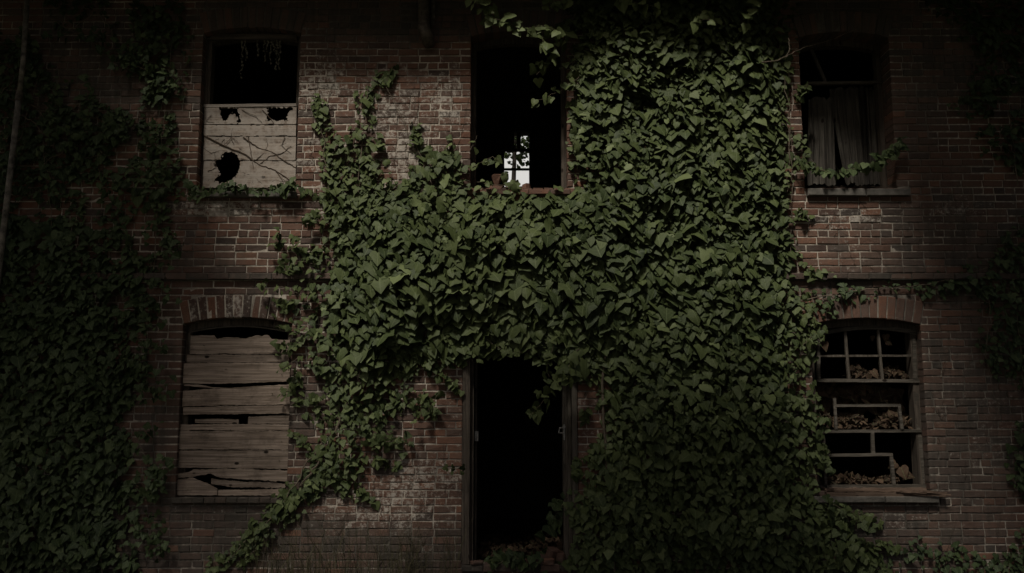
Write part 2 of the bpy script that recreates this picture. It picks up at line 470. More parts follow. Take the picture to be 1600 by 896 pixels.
# --- W1 upper left: dark frame, open upper sash, pale panel below with holes
f1 = frame(W1, .13, .12, .055); f1['label'] = 'upper left window half closed with a pale holed panel'
m = MB(); pbeam(m, 318, 165.5, 463, 164, 4.5, .095, .05); m.build('meeting_rail', M['rail'], f1)
m = MB(); pbeam(m, 322, 58, 464, 58, 9, .10, .06); m.build('sash_top', M['frameh'], f1)
m = MB(); pbeam(m, 323, 60, 319, 292, 5, .115, .05); m.build('sash_stile', M['frame'], f1)
def holed_board(pl, pr, pt, pb, holes, Y, name='board', tint=.5, toprag=0, seed=0):
    xa, za = P(pl, pb, Y); xb, zb = P(pr, pt, Y)
    s = .0055; n, k = int((xb-xa)/s), int((zb-za)/s)
    X = np.linspace(xa, xb, n+1); Z = np.linspace(za, zb, k+1)
    m = MB(); idx = {}
    def vid(i, j):
        if (i, j) not in idx:
            idx[(i, j)] = len(m.v)
            m.v.append((X[i], Y+.004*math.sin(X[i]*9+seed)+.002*math.sin(Z[j]*31+seed), Z[j])); m.c.append((tint, 0, 0))
        return idx[(i, j)]
    for i in range(n):
        for j in range(k):
            px, py = Q((X[i]+X[i+1])/2, (Z[j]+Z[j+1])/2, Y)
            jx = px+(vnoise(px, py, .45, seed)-.5)*5; jy = py+(vnoise(px, py, .5, seed+9)-.5)*5
            if any(h(jx, jy) for h in holes): continue
            if j >= k-1 and vnoise(X[i], 0, 30, seed) > .62: continue
            if j == 0 and vnoise(X[i], 5, 30, seed) > .66: continue
            m.f.append((vid(i, j), vid(i+1, j), vid(i+1, j+1), vid(i, j+1)))
    o = m.build(name, M['panel'], f1)
    sd = o.modifiers.new('thickness', 'SOLIDIFY'); sd.thickness = .014; sd.offset = 1
    return o
def inpoly(poly):
    def h(px, py):
        c = False; n = len(poly)
        for i in range(n):
            x1, y1 = poly[i]; x2, y2 = poly[i-1]
            if (y1 > py) != (y2 > py) and px < (x2-x1)*(py-y1)/(y2-y1)+x1: c = not c
        return c
    return h
hA = inpoly([(341, 169), (372, 169), (373, 176), (378, 190), (371, 194), (370, 184), (364, 177), (356, 183), (353, 192), (347, 186), (346, 177)])
hB = inpoly([(418, 169), (456, 169), (457, 174), (450, 178), (449, 191), (441, 187), (436, 191), (428, 188), (416, 190), (419, 180)])
hC0 = inpoly([(334, 252), (345, 250), (347, 243), (353, 238), (362, 238), (371, 243), (376, 252), (375, 264), (369, 276), (360, 284), (349, 287), (337, 285), (335, 281), (343, 274), (344, 269), (338, 262)])
holed_board(319, 464, 168, 195, [hA, hB], .118, tint=.45, seed=1)
holed_board(319, 463, 196.5, 213, [], .112, tint=.6, seed=2)
holed_board(318, 463, 214, 251, [hC0], .117, tint=.55, seed=3)
holed_board(317, 463, 252, 294, [hC0], .114, tint=.5, seed=4)
# --- W2 upper middle: bare opening with the remains of a frame
f2 = frame(W2, .2, .1, .05); f2['label'] = 'upper middle window, an empty opening'
m = MB(); pbeam(m, 737, 50, 884, 52, 9, .19, .06); m.build('head_board', M['frameh'], f2)
# --- W4 upper right: deep set, upright broken boards
f4 = frame(W4, .24, .10, .05); f4['label'] = 'upper right window hung with tattered grey curtains'
m = MB(); pbeam(m, 1262, 130, 1385, 128, 4, .22, .05); m.build('meeting_rail', M['sash'], f4)
m = MB(); pbeam(m, 1264, 68, 1290, 128, 5, .27, .03); m.build('loose_slat', M['vboard'], f4)
def vboard(x0t, x1t, yt, x0b, x1b, yb, Y, tint, jag=.8, parent=f4, tilt=.0):
    N = 26; m = MB(); wl = wr = 0
    vs = []
    for i in range(N+1):
        t = i/N; wl = wl*.7+rnd.gauss(0, jag*.4); wr = wr*.7+rnd.gauss(0, jag*.4)
        a = P(x0t+(x0b-x0t)*t+wl, yt+(yb-yt)*t, Y); b = P(x1t+(x1b-x1t)*t+wr, yt+(yb-yt)*t, Y)
        for kk in range(7):     # cupped, split face with long ridges
            s = kk/6; x = a[0]+(b[0]-a[0])*s
            yy = Y+tilt*t-.012*math.sin(s*math.pi)+[0, .006, -.004, .007, -.003, .006, 0][kk]*(.5+.5*math.sin(t*5+x0t))
            zz = a[1]+(b[1]-a[1])*s+((rnd.uniform(-.03, .03) if i in (0, N) else 0))
            vs.append((x, yy, zz))
    fs = [(i*7+k, i*7+7+k, i*7+8+k, i*7+1+k) for i in range(N) for k in range(6)]
    m.add(vs, fs, (tint, 0, 0))
    o = m.build('board', M['vboard'], parent)
    sd = o.modifiers.new('thickness', 'SOLIDIFY'); sd.thickness = .016; sd.offset = -1
def curtain(tl, tr, yt, bl, br, yb, Y, folds, amp, tint, seed):
    N, K = 30, 44; vs = []
    for i in range(N+1):
        t = i/N
        for k in range(K+1):
            q = k/K; xl_ = tl+(bl-tl)*t**1.25; xr_ = tr+(br-tr)*t**1.25
            px = xl_+(xr_-xl_)*q; py = yt+(yb-yt)*t
            if i == 0: py += 7*vnoise(q*9, seed, 1)
            if i == N: py -= 5*vnoise(q*11, seed+4, 1)
            yy = Y+amp*(.35+.65*t)*(math.sin(q*folds*6.283+seed+.8*t)+.45*math.sin(q*folds*14.1+seed*2-.6*t))+.02*(vnoise(q*5, t*3, 1, seed)-.5)
            x, z = P(px, py, Y); vs.append((x, yy, z))
    m = MB(); W_ = K+1
    m.add(vs, [(i*W_+k, i*W_+W_+k, i*W_+W_+k+1, i*W_+k+1) for i in range(N) for k in range(K)], (tint, 0, 0))
    return m.build('curtain', M['cloth'], f4, True)
curtain(1264, 1302, 150, 1262, 1306, 291, .30, 4.2, .018, .55, 1)
curtain(1296, 1340, 134, 1322, 1352, 291, .35, 3.2, .016, .45, 2)
curtain(1332, 1362, 134, 1346, 1366, 291, .42, 2.2, .012, .2, 3)
curtain(1354, 1388, 136, 1362, 1397, 291, .33, 3.4, .018, .5, 4)
m = MB(); pbeam(m, 1384, 140, 1398, 294, 3.2, .16, .03); m.build('leaning_batten', M['sashv'], f4)
# --- W3 lower left: arched frame and wide horizontal boards
f3 = frame(W3, .10, .12, .06); f3['label'] = 'lower left window nailed shut with wide brown boards'
m = MB()
for i in range(12):
    xa = 296+(452-296)*i/12; xb = 296+(452-296)*(i+1)/12
    ya = 519-9*math.sin(math.pi*i/12); yb_ = 519-9*math.sin(math.pi*(i+1)/12)
    pbeam(m, xa, ya, xb+1, yb_, 2.2, .085, .03)
m.build('sash_head', M['sash'], f3)
m = MB(); pbeam(m, 296, 521, 296, 548, 3, .075, .03); m.build('sash_stile', M['sashv'], f3)
def hboard(pl, pr, tops, bots, Y, tint, jag=.0016, mat='board', parent=None, holes=()):
    zc = lambda pts: (lambda x: float(np.interp(x, [P(a, b, Y)[0] for a, b in pts], [P(a, b, Y)[1] for a, b in pts])))
    xa = P(pl, tops[0][1], Y)[0]; xb = P(pr, tops[0][1], Y)[0]
    m = MB(); ph = rnd.uniform(0, 6)
    m.ragged(np.linspace(xa, xb, 70), zc(tops), zc(bots), Y, .022, jag, (tint, 0, 0), lambda x: .003*math.sin(x*3+ph))
    return m.build('board', M[mat], parent or f3)
hboard(298, 453, [(298, 525), (334, 524), (338, 529), (352, 527), (385, 529), (400, 525), (418, 524), (424, 530), (453, 531)], [(298, 553), (453, 553)], .070, .55, .0022)
hboard(292, 452, [(292, 554.5), (452, 554.5)], [(290, 567), (452, 566)], .066, .4)
hboard(287, 453, [(287, 567.5), (453, 567)], [(287, 599), (350, 600), (453, 596)], .052, .7)
hboard(287, 362, [(287, 601), (310, 601), (330, 605), (362, 607)], [(287, 603), (310, 605), (330, 606.5), (362, 608)], .058, .75, .0008)
hboard(286, 453, [(286, 611), (310, 609), (350, 607.5), (400, 603), (453, 601)], [(286, 635), (380, 633), (453, 632)], .054, .8)
hboard(286, 453, [(286, 636.3), (380, 634.5), (453, 633.3)], [(284, 648), (380, 647), (453, 646.5)], .058, .6)
hboard(305, 373, [(305, 655), (340, 654.5), (373, 656)], [(305, 661), (373, 662.5)], .075, .5)
hboard(388, 453, [(388, 652), (453, 648)], [(388, 662.5), (453, 662.5)], .077, .35)
hboard(282, 452, [(282, 663.5), (360, 663), (452, 663.5)], [(281, 673), (452, 673)], .054, .65)
hboard(279, 452, [(279, 674.2), (452, 674)], [(278, 702.5), (452, 703)], .050, .6)
hboard(277, 451, [(277, 704.2), (451, 704)], [(276, 731), (451, 733)], .056, .45)
hboard(276, 449, [(276, 741), (300, 737), (302, 733.5), (365, 733), (449, 735)], [(274, 748), (300, 745), (329, 741), (340, 747), (449, 753)], .052, .5, .003)
hboard(274, 340, [(274, 750), (300, 747), (322, 755), (340, 764)], [(273, 774), (340, 774)], .056, .6, .002)
hboard(341, 448, [(341, 766), (380, 765.5), (448, 764)], [(341, 774.5), (448, 774.5)], .060, .75)
hboard(330, 446, [(330, 748), (370, 752), (446, 756)], [(330, 757), (370, 762), (446, 762.5)], .066, .4, .003)
m = MB()
for (a, b) in ((318, 540), (430, 545), (300, 580), (440, 585), (300, 620), (425, 615), (345, 640), (300, 685), (440, 690), (300, 718), (436, 720), (360, 672)):
    x, z = P(a, b, .045); m = MB(); m.tube([(x, .040, z), (x, .070, z)], .004, 6); m.build('nail', M['rust'], f3)
# --- W5 lower right: grey sash bars, a few broken
f5 = frame(W5, .12, .14, .06); f5['label'] = 'lower right window with broken grey sash bars and no glass'
m = MB()
for i in range(12):
    xa = 1284+(1436-1284)*i/12; xb = 1284+(1436-1284)*(i+1)/12
    f_ = lambda t: 521-9*math.sin(math.pi*t)
    pbeam(m, xa, f_(i/12), xb+1, f_((i+1)/12), 6, .105, .04)
pbeam(m, 1428, 516, 1430, 592, 5, .11, .04); pbeam(m, 1279, 516, 1280, 592, 4, .11, .04)
pbeam(m, 1277, 594.5, 1438, 595.5, 5, .10, .05)
m.build('upper_sash', M['sash'], f5)
m = MB()
pbeam(m, 1320.5, 516, 1327, 592, 4, .115, .03); pbeam(m, 1372, 513, 1379, 593, 4, .115, .03)
pbeam(m, 1277, 556.5, 1424, 556, 3.2, .113, .03); m.build('glazing_bar', M['sashv'], f5)
m = MB()
pbeam(m, 1284, 674.5, 1440, 673.5, 4.5, .10, .05); pbeam(m, 1430, 598, 1436, 672, 7, .12, .04); pbeam(m, 1437, 676, 1446, 760, 6, .115, .05)
pbeam(m, 1292, 761, 1447, 760, 5, .09, .06); pbeam(m, 1287, 676, 1291, 758, 4, .125, .04)
m.build('lower_sash', M['sash'], f5)
m = MB()
pbeam(m, 1305, 634, 1408, 633.5, 4, .09, .03); pbeam(m, 1304.5, 622, 1307, 671, 4, .093, .03); pbeam(m, 1405, 632, 1410, 671, 4.5, .088, .03)
m.build('broken_bar', M['sash'], f5)
m = MB()
pbeam(m, 1288, 712, 1395, 710.5, 4.5, .088, .03); pbeam(m, 1392.5, 709, 1397.5, 758, 5, .086, .03); pbeam(m, 1363.5, 676, 1365, 711, 5, .092, .03)
m.build('broken_bar', M['sash'], f5)
m = MB()
for (pl, pr, pt, pb, Y, t) in ((1290, 1448, 763.5, 768.5, -.03, .7), (1292, 1478, 770, 777, -.055, .4), (1300, 1440, 768.8, 771, -.02, .8)):
    Z0 = P(pl, pb, Y)[1]; Z1 = P(pl, pt, Y)[1]
    m.ragged(np.linspace(P(pl, pb, Y)[0], P(pr, pb, Y)[0], 60), lambda x, a=Z1: a, lambda x, a=Z0: a, Y, .22, .0022, (t, 0, 0))
for i in range(9):
    xx = 1430+i*6; pbeam(m, xx-30, 768+rnd.uniform(-2, 2), xx+8, 770+rnd.uniform(-2, 5), 1.6, -.07-.004*i, .006, .002, (.9, 0, 0))
m.build('splintered_sill', M['sillw'], f5)
zs1 = P(1350, 593, .15)[1]; zs2 = P(1350, 672, .15)[1]
m = MB(); m.box(W5.xl+.06, W5.xr-.06, .17, .48, zs1-.02, zs1-.002); m.build('inner_shelf', M['sillw'], f5)
m = MB(); m.box(W5.xl+.06, W5.xr-.06, .172, .50, zs2-.02, zs2-.002); m.build('inner_shelf', M['sillw'], f5)

# --- doorway
dm = MB(); Yd = .06
dm.beam((P(728, 700)[0], DR.zb), (P(728, 700)[0], DR.zt), .075, -.012, .10); dm.beam((P(736, 700)[0]+.005, DR.zb), (P(736, 700)[0]+.005, DR.zt), .035, .05, .22)
dm.beam((P(741, 700)[0]+.01, DR.zb), (P(741, 700)[0]+.01, DR.zt), .02, .16, .26)
fd = dm.build('doorway', M['frame'], bld); fd['label'] = 'doorway without a door, its grey wooden jambs still standing'
dm = MB()
dm.beam((P(884, 700)[0], DR.zb), (P(884, 700)[0], DR.zt), .045, .06, .22); dm.beam((P(890.5, 700)[0], DR.zb), (P(890.5, 700)[0], DR.zt), .035, .04, .12)
dm.beam((P(898, 700)[0], DR.zb), (P(898, 700)[0], DR.zt), .055, -.012, .10)
dm.build('jamb', M['sashv'], fd)
dm = MB(); dm.beam((DR.xl, DR.zt-.03), (DR.xr, DR.zt-.03), .09, .0, .2); dm.build('head_board', M['frameh'], fd)
x, z = P(878, 672); dm = MB()
dm.tube([(x+.03, .05, z+.02), (x-.02, .05, z+.02), (x-.03, .05, z-.03), (x+.02, .05, z-.035)], .009, 6)
dm.box(x+.018, x+.032, .046, .056, z-.10, z+.055, .001); dm.tube([(x+.024, .035, z+.03), (x+.024, .05, z+.03)], .016, 8)
dm.build('latch', M['metal'], fd)
x, z = P(741, 682); dm = MB(); dm.box(x, x+.025, .14, .155, z-.05, z+.05); dm.tube([(x+.03, .145, z-.05), (x+.03, .145, z+.05)], .008, 6); dm.build('hinge', M['metal'], fd)
dm = MB()
x = DR.xl
while x < DR.xr-.03:
    e = min(DR.xr, x+rnd.choice((.217, .217, .108)))
    zt = DR.zb+.0+rnd.uniform(-.008, .006)
    dm.brick([(x+.004, DR.zb-.07), (e-.004, DR.zb-.07), (e-.004, zt), (x+.004, zt)], -.03+rnd.gauss(0, .006), .35, .006, (rnd.uniform(.25, .55), 0, rnd.uniform(.1, .45)), .004)
    x = e
dm.build('threshold', M['brick'], bld)

# ------------------------------------------------------------------ inside and outside shell
BY = 4.5
def boxpart(name, mat, *a, parent=bld):
    m = MB(); m.box(*a); return m.build(name, M[mat], parent)
boxpart('side_wall', 'mortar', XL-.3, XL, 0.0, BY+.3, -.1, ZT); boxpart('side_wall', 'mortar', XR, XR+.3, 0.0, BY+.3, -.1, ZT)
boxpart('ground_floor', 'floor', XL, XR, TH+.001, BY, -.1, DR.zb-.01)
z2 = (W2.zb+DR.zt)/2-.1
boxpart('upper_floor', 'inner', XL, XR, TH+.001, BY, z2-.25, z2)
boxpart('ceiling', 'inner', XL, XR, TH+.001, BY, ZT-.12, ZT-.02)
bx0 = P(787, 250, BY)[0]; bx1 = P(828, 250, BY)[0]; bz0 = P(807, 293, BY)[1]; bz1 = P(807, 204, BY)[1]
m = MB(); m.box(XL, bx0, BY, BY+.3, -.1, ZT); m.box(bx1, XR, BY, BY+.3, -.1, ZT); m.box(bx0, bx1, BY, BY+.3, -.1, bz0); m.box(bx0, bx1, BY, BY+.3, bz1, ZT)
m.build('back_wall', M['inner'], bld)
m = MB()
def bb(x0, y0, x1, y1, w, Y=BY+.05): pbeam(m, x0, y0, x1, y1, w, Y, .04)
bb(787, 234.5, 828, 234.5, 4.5); bb(787, 264.5, 828, 264.5, 3); bb(787, 205, 787, 293, 2); bb(828, 205, 828, 293, 2.5)
bw = m.build('back_window', M['frameh'], bld)
for a, b in ((787, 803.6), (807.4, 814), ):  # boards added to leave a narrow bright slit in the top pane
    m = MB(); x0 = P(a, 220, BY+.12)[0]; x1 = P(b, 220, BY+.12)[0]; m.box(x0, x1, BY+.12, BY+.14, P(a, 233, BY+.12)[1], bz1+.02, .002); m.build('board', M['vboard'], bw)
for px0, px1, in ((640, 760), (860, 960)):   # partition posts inside
    pass
m = MB()
m.box(XL-.9, XR+.9, -.76, BY+.9, ZT+.02, ZT+.14)  # eaves out of view, overhang sized to shade the top of the wall
m.box(XL-.9, XR+.9, -.82, -.76, ZT-.02, ZT+.16)
for i in range(24):
    xx = XL+.3+i*.6; m.box(xx, xx+.06, -.74, -.005, ZT-.08, ZT+.018)
m.build('roof', M['roof'], bld)

tag(boxpart('ground', 'ground', -400, 400, -400, 400, -.6, 0, parent=None), kind='structure')

# ------------------------------------------------------------------ leaves
def template(kind):
    if kind == 0:   # broad three lobed ivy
        h = [(.15, .17), (.42, .13), (.62, -.16), (.44, -.36), (.30, -.66)]
    elif kind == 1:  # heart shaped young leaf
        h = [(.16, .14), (.40, .10), (.50, -.14), (.42, -.42), (.23, -.72)]
    else:            # deeper lobes
        h = [(.12, .12), (.44, .22), (.66, -.22), (.34, -.32), (.30, -.66)]
    mid = [(0, 0), (0, -.34), (0, -.70), (0, -1.02)]
    def zz(x, y): return -.34*abs(x)**1.5-.30*max(0, -y)**2.2+(.05 if abs(x) in (.40, .34, .42) else 0)
    V = [(x, y, zz(x, y)) for x, y in mid]
    for s in (1, -1):
        V += [(s*x, y, zz(x, y)) for x, y in h]
    Fs = []
    for b, s in ((4, 1), (9, -1)):
        a, bb_, c, d, e = range(b, b+5)
        t = [(0, a, bb_), (0, bb_, c), (0, c, 1), (c, d, 1), (1, d, e), (1, e, 2), (2, e, 3)]
        if s == 1: t = [x[::-1] for x in t]
        Fs += t
    return np.array(V), np.array(Fs)
TPL = [template(i) for i in range(3)]

class Leaves:
    def __init__(s): s.V = []; s.F = []; s.C = []; s.n = 0
    def add(s, pos, nrm, roll, size, tone, fold=None, kinds=(.5, .3, .2)):
        pos = np.asarray(pos, float).reshape(-1, 3); N = len(pos)
        if N == 0: return
        nrm = np.asarray(nrm, float).reshape(-1, 3); nrm = nrm/np.linalg.norm(nrm, axis=1, keepdims=True)
        roll = np.broadcast_to(roll, (N,)); size = np.broadcast_to(size, (N,)); tone = np.broadcast_to(tone, (N,))
        dn = np.stack([np.sin(roll), np.zeros(N), -np.cos(roll)], 1)
        flat = np.abs((dn*nrm).sum(1)) > .97
        dn[flat] = (0, -1, 0)
        d = dn-(dn*nrm).sum(1, keepdims=True)*nrm; d /= np.linalg.norm(d, axis=1, keepdims=True)
        ey = -d; ez = nrm; ex = np.cross(ey, ez)
        kind = rng.choice(3, N, p=kinds)
        fold = rng.uniform(.1, 1.0, N) if fold is None else np.broadcast_to(fold, (N,))
        asym = rng.uniform(.85, 1.15, N); wv = rng.uniform(-.12, .12, (N, 1))
        for k in range(3):
            i = np.where(kind == k)[0]
            if not len(i): continue
            T, Fk = TPL[k]; n = len(T)
            lx = T[None, :, 0]*asym[i, None]; ly = np.broadcast_to(T[None, :, 1], lx.shape)
            lz = T[None, :, 2]*fold[i, None]+wv[i]*np.sin(T[None, :, 0]*5+T[None, :, 1]*3)
            L3 = (lx[..., None]*ex[i, None]+ly[..., None]*ey[i, None]+lz[..., None]*ez[i, None])*size[i, None, None]+pos[i, None]
            s.V.append(L3.reshape(-1, 3))
            f = (Fk[None]+(np.arange(len(i))*n)[:, None, None]).reshape(-1, 3)+s.n
            s.F.append(f); s.n += len(i)*n
            c = np.empty((len(i), n, 3)); c[..., 0] = tone[i, None]; c[..., 1] = T[None, :, 0]*.7+.5; c[..., 2] = -T[None, :, 1]*.8+.2
            s.C.append(c.reshape(-1, 3))
    def build(s, name, mat, parent=None):
        V = np.concatenate(s.V); Fc = np.concatenate(s.F); C = np.concatenate(s.C)
        me = bpy.data.meshes.new(name); me.vertices.add(len(V)); me.vertices.foreach_set('co', V.astype(np.float32).ravel())
        me.loops.add(Fc.size); me.loops.foreach_set('vertex_index', Fc.astype(np.int32).ravel())
        me.polygons.add(len(Fc)); me.polygons.foreach_set('loop_start', np.arange(0, Fc.size, 3, dtype=np.int32))
        me.polygons.foreach_set('use_smooth', np.ones(len(Fc), bool))
        me.update(calc_edges=True); me.validate()
        ca = me.color_attributes.new('tint', 'FLOAT_COLOR', 'POINT')
        a = np.ones((len(V), 4), np.float32); a[:, :3] = C; ca.data.foreach_set('color', a.ravel())
        me.materials.append(mat)
        o = bpy.data.objects.new(name, me); col.objects.link(o)
        if parent: o.parent = parent
        return o

def polydist(poly, x, z):
    """signed: positive inside, metres"""
    x = np.asarray(x); z = np.asarray(z); ins = np.zeros(x.shape, bool); dm = np.full(x.shape, 1e9)
    n = len(poly)
    for i in range(n):
        x1, z1 = poly[i]; x2, z2 = poly[i-1]
        with np.errstate(divide='ignore', invalid='ignore'):
            c = ((z1 > z) != (z2 > z)) & (x < (x2-x1)*(z-z1)/(z2-z1+1e-12)+x1)
        ins ^= c
        dx, dz = x2-x1, z2-z1; t = np.clip(((x-x1)*dx+(z-z1)*dz)/(dx*dx+dz*dz+1e-12), 0, 1)
        dm = np.minimum(dm, np.hypot(x-x1-t*dx, z-z1-t*dz))
    return np.where(ins, dm, -dm)
def leaf_size(x, z):
    px, py = Q(x, z)
    s = .068+.042*np.exp(-(((px-780)/330)**2+((py-470)/110)**2))+.014*np.exp(-(((px-1030)/200)**2+((py-260)/170)**2))
    return s
THIN = [(478, 500, 45, 120, .62, .72), (450, 430, 50, 30, .5, .75), (560, 650, 70, 50, .35, .85), (1245, 300, 22, 330, .45, .75), (620, 270, 40, 50, .3, .9), (640, 610, 60, 30, .4, .8)]
def thin(x, z):
    px, py = Q(x, z); k = np.ones(x.shape); q = np.ones(x.shape)
    for bx, by, sx, sy, a, b in THIN:
        g = np.exp(-(((px-bx)/sx)**2+((py-by)/sy)**2)*.7); k *= 1-a*g; q *= 1-(1-b)*g
    return k, q
def ivy_fill(Lf, ppoly, dens=1.0, thick=.22, size=1.0, tone=.45, holes=(), gap=.0, edge=.10, sd=1, gs=1.7, tilt=32):
    poly = [P(a, b) for a, b in ppoly]
    xs_ = [p[0] for p in poly]; zs_ = [p[1] for p in poly]
    x0, x1, z0, z1 = min(xs_)-.15, max(xs_)+.15, min(zs_)-.15, max(zs_)+.15
    st = .045/math.sqrt(dens)
    gx, gz = np.meshgrid(np.arange(x0, x1, st), np.arange(z0, z1, st))
    gx = gx.ravel()+rng.uniform(-.5, .5, gx.size)*st*1.3; gz = gz.ravel()+rng.uniform(-.5, .5, gz.size)*st*1.3
    d = polydist(poly, gx, gz)+(vnoise(gx, gz, 4, sd)-.5)*edge*2
    ls = leaf_size(gx, gz)*size
    keep = (d > 0)&(rng.random(gx.size) < np.clip((.077/ls)**2*1.22, .3, 1))
    keep &= rng.random(gx.size) < np.clip(.30+d*4.5, 0, 1)
    if gap > 0: keep &= (vnoise(gx, gz, gs, sd+3)*.6+vnoise(gx, gz, gs*2.7, sd+5)*.4) > gap
    tk, tq = thin(gx, gz); keep &= rng.random(gx.size) < tk; ls = ls*tq
    for h in holes:
        hd = polydist([P(a, b) for a, b in h], gx, gz); keep &= hd < 0.0
    gx, gz, d, ls = gx[keep], gz[keep], d[keep], ls[keep]; N = len(gx)
    bill = vnoise(gx, gz, 1.6, sd+7)*.55+vnoise(gx, gz, 4.2, sd+9)*.45
    h = np.minimum(thick, .035+np.maximum(d, 0)*.40)*(.45+.95*bill)
    dep = np.where(rng.random(N) < .55, rng.uniform(0, .045, N), rng.uniform(.06, .24, N))
    y = -np.maximum(.025, h-dep)
    ls = ls*np.clip(rng.lognormal(0, .32, N), .4, 2.0)*np.clip(.72+np.maximum(d, 0)*2.2, .6, 1)
    t = R(1)*np.clip(rng.normal(tilt, 13, N), -10, 80); a = rng.normal(0, .38, N)
    e = .05     # lean with the billows
    sx = (vnoise(gx+e, gz, 1.6, sd+7)-vnoise(gx-e, gz, 1.6, sd+7))/(2*e)*thick
    a = a+sx*.8
    nrm = np.stack([np.sin(a), -np.cos(a)*np.cos(t), np.cos(a)*np.sin(t)], 1)
    pos = np.stack([gx, y, gz+ls*.35], 1)
    tn = np.clip(rng.normal(tone, .17, N)+(vnoise(gx, gz, 1.1, sd+2)-.5)*.3, 0, 1)
    tn[rng.random(N) < .02] = 1.0; tn[rng.random(N) < .10] *= .3
    Lf.add(pos, nrm, rng.normal(0, .42, N), ls, tn)
def vine(m, pts, Y=-.03, r0=.007, r1=.003, wig=.02, seg=9):
    """a stem from photo pixels (px,py[,Y])"""
    Q3 = []
    for p in pts:
        yy = p[2] if len(p) > 2 else Y
        x, z = P(p[0], p[1], yy); Q3.append((x, yy, z))
    out = []
    for i in range(len(Q3)-1):
        a, b = np.array(Q3[i]), np.array(Q3[i+1])
        for k in range(seg):
            t = k/seg; out.append(a+(b-a)*t+np.array([rnd.gauss(0, wig*.35), rnd.gauss(0, wig*.15), rnd.gauss(0, wig*.35)])*(1 if k else .3))
    out.append(np.array(Q3[-1]))
    n = len(out); m.tube([tuple(p) for p in out], [r0+(r1-r0)*i/(n-1) for i in range(n)], 5)
    return out
def along(Lf, path, sp_, size, tone=.5, spread=.05, tilt=25, prob=1.0):
    """leaves on a stem"""
    if size > .075: size = size*.68; sp_ = sp_*.7
    pts = [np.array(p) for p in path]; acc = 0
    pos = []
    for a, b in zip(pts[:-1], pts[1:]):
        L_ = np.linalg.norm(b-a); k = acc
        while k < L_:
            if rnd.random() < prob: pos.append(a+(b-a)*k/L_)
            k += sp_*rnd.uniform(.6, 1.4)
        acc = k-L_
    if not pos: return
    pos = np.array(pos); N = len(pos)
    pos = pos+rng.normal(0, spread, (N, 3))*np.array([1, .5, 1]); pos[:, 1] = np.minimum(pos[:, 1], np.array(path)[:, 1].max())
    t = R(1)*rng.normal(tilt, 25, N); a = rng.normal(0, .6, N)
    nrm = np.stack([np.sin(a), -np.cos(a)*np.cos(t), np.cos(a)*np.sin(t)], 1)
    Lf.add(pos, nrm, rng.normal(0, .9, N), size*np.clip(rng.normal(1, .25, N), .5, 1.5), np.clip(rng.normal(tone, .18, N), 0, 1))

# ------------------------------------------------------------------ ivy plants
# main mass
ivy = empty('ivy', 'huge mass of large leaved green ivy covering the wall around and above the doorway', 'ivy', (P(1000, 880)[0], 0, 0))
Lf = Leaves(); st = MB()
MAIN = [(900, -40), (872, 20), (880, 60), (868, 95), (882, 130), (874, 165), (890, 205), (884, 240), (890, 288), (880, 305), (735, 300), (722, 270), (700, 245),
        (665, 215), (645, 232), (638, 280), (612, 300), (608, 285), (575, 290), (540, 300), (515, 290), (520, 300), (508, 345), (505, 385), (520, 405),
        (470, 420), (445, 445), (455, 490), (470, 530), (458, 560), (465, 592), (500, 612), (515, 650), (540, 680), (585, 690), (620, 660), (640, 622), (690, 580), (722, 552), (760, 535),
        (850, 548), (880, 570), (925, 590), (928, 640), (918, 700), (905, 745), (893, 800), (890, 920), (1400, 920), (1368, 850), (1330, 800), (1290, 778), (1276, 700),
        (1268, 600), (1262, 520), (1275, 465), (1250, 430), (1245, 300), (1252, 240), (1240, 180), (1238, 90), (1225, 30), (1240, -40)]
ivy_fill(Lf, MAIN, 1.08, .24, 1.0, .46, edge=.13, sd=1)
ivy_fill(Lf, [(690, 480), (930, 480), (935, 605), (895, 600), (870, 575), (800, 558), (740, 562), (715, 578), (690, 570)], 1.3, .24, 1.15, .48, edge=.04, sd=2)
ivy_fill(Lf, [(505, 320), (740, 315), (900, 300), (1200, 120), (1240, 400), (1230, 880), (930, 880), (940, 600), (850, 520), (700, 540), (560, 640), (520, 500)], .5, .15, 1.0, .38, edge=.05, sd=4)
ivy_fill(Lf, [(890, -40), (1250, -40), (1245, 180), (890, 200)], .5, .15, 1.0, .4, edge=.05, sd=6)
# the two fingers climbing between the left windows
ivy_fill(Lf, [(490, 150), (505, 150), (512, 185), (532, 205), (545, 200), (560, 175), (548, 160), (552, 135), (572, 140), (590, 112), (608, 108), (606, 125), (590, 165), (580, 200), (590, 240), (612, 270), (640, 330), (640, 360), (510, 360), (505, 280), (492, 215)], 1.2, .12, .85, .55, edge=.05, sd=8)
# the tail running down to the left corner
ivy_fill(Lf, [(500, 600), (660, 600), (640, 640), (600, 690), (580, 730), (560, 750), (565, 790), (520, 770), (480, 790), (430, 830), (380, 880), (330, 900), (360, 850), (425, 790), (470, 740), (490, 690), (515, 650)], 1.25, .18, .85, .42, edge=.03, sd=10)
ivy_fill(Lf, [(515, 690), (530, 740), (480, 800), (430, 845), (380, 890), (320, 905), (335, 870), (390, 820), (425, 780), (470, 735)], 1.1, .10, .8, .36, edge=.05, sd=11)
for pth, r in (([(470, 760), (500, 720), (540, 640), (600, 480), (560, 300), (575, 130)], .011), ([(960, 900), (940, 600), (980, 300), (1000, 20)], .016),
               ([(1180, 900), (1200, 600), (1180, 300), (1225, 30)], .012), ([(505, 690), (440, 790), (350, 880)], .009), ([(900, 560), (760, 500), (640, 420), (520, 330), (500, 170)], .01),
               ([(690, 330), (660, 250), (600, 130)], .006), ([(1232, 200), (1238, 300), (1234, 420)], .006), ([(1226, 120), (1236, 210), (1230, 300)], .004)):
    vine(st, pth, -.05 if r > .005 else -.2, r, r*.4, .03)
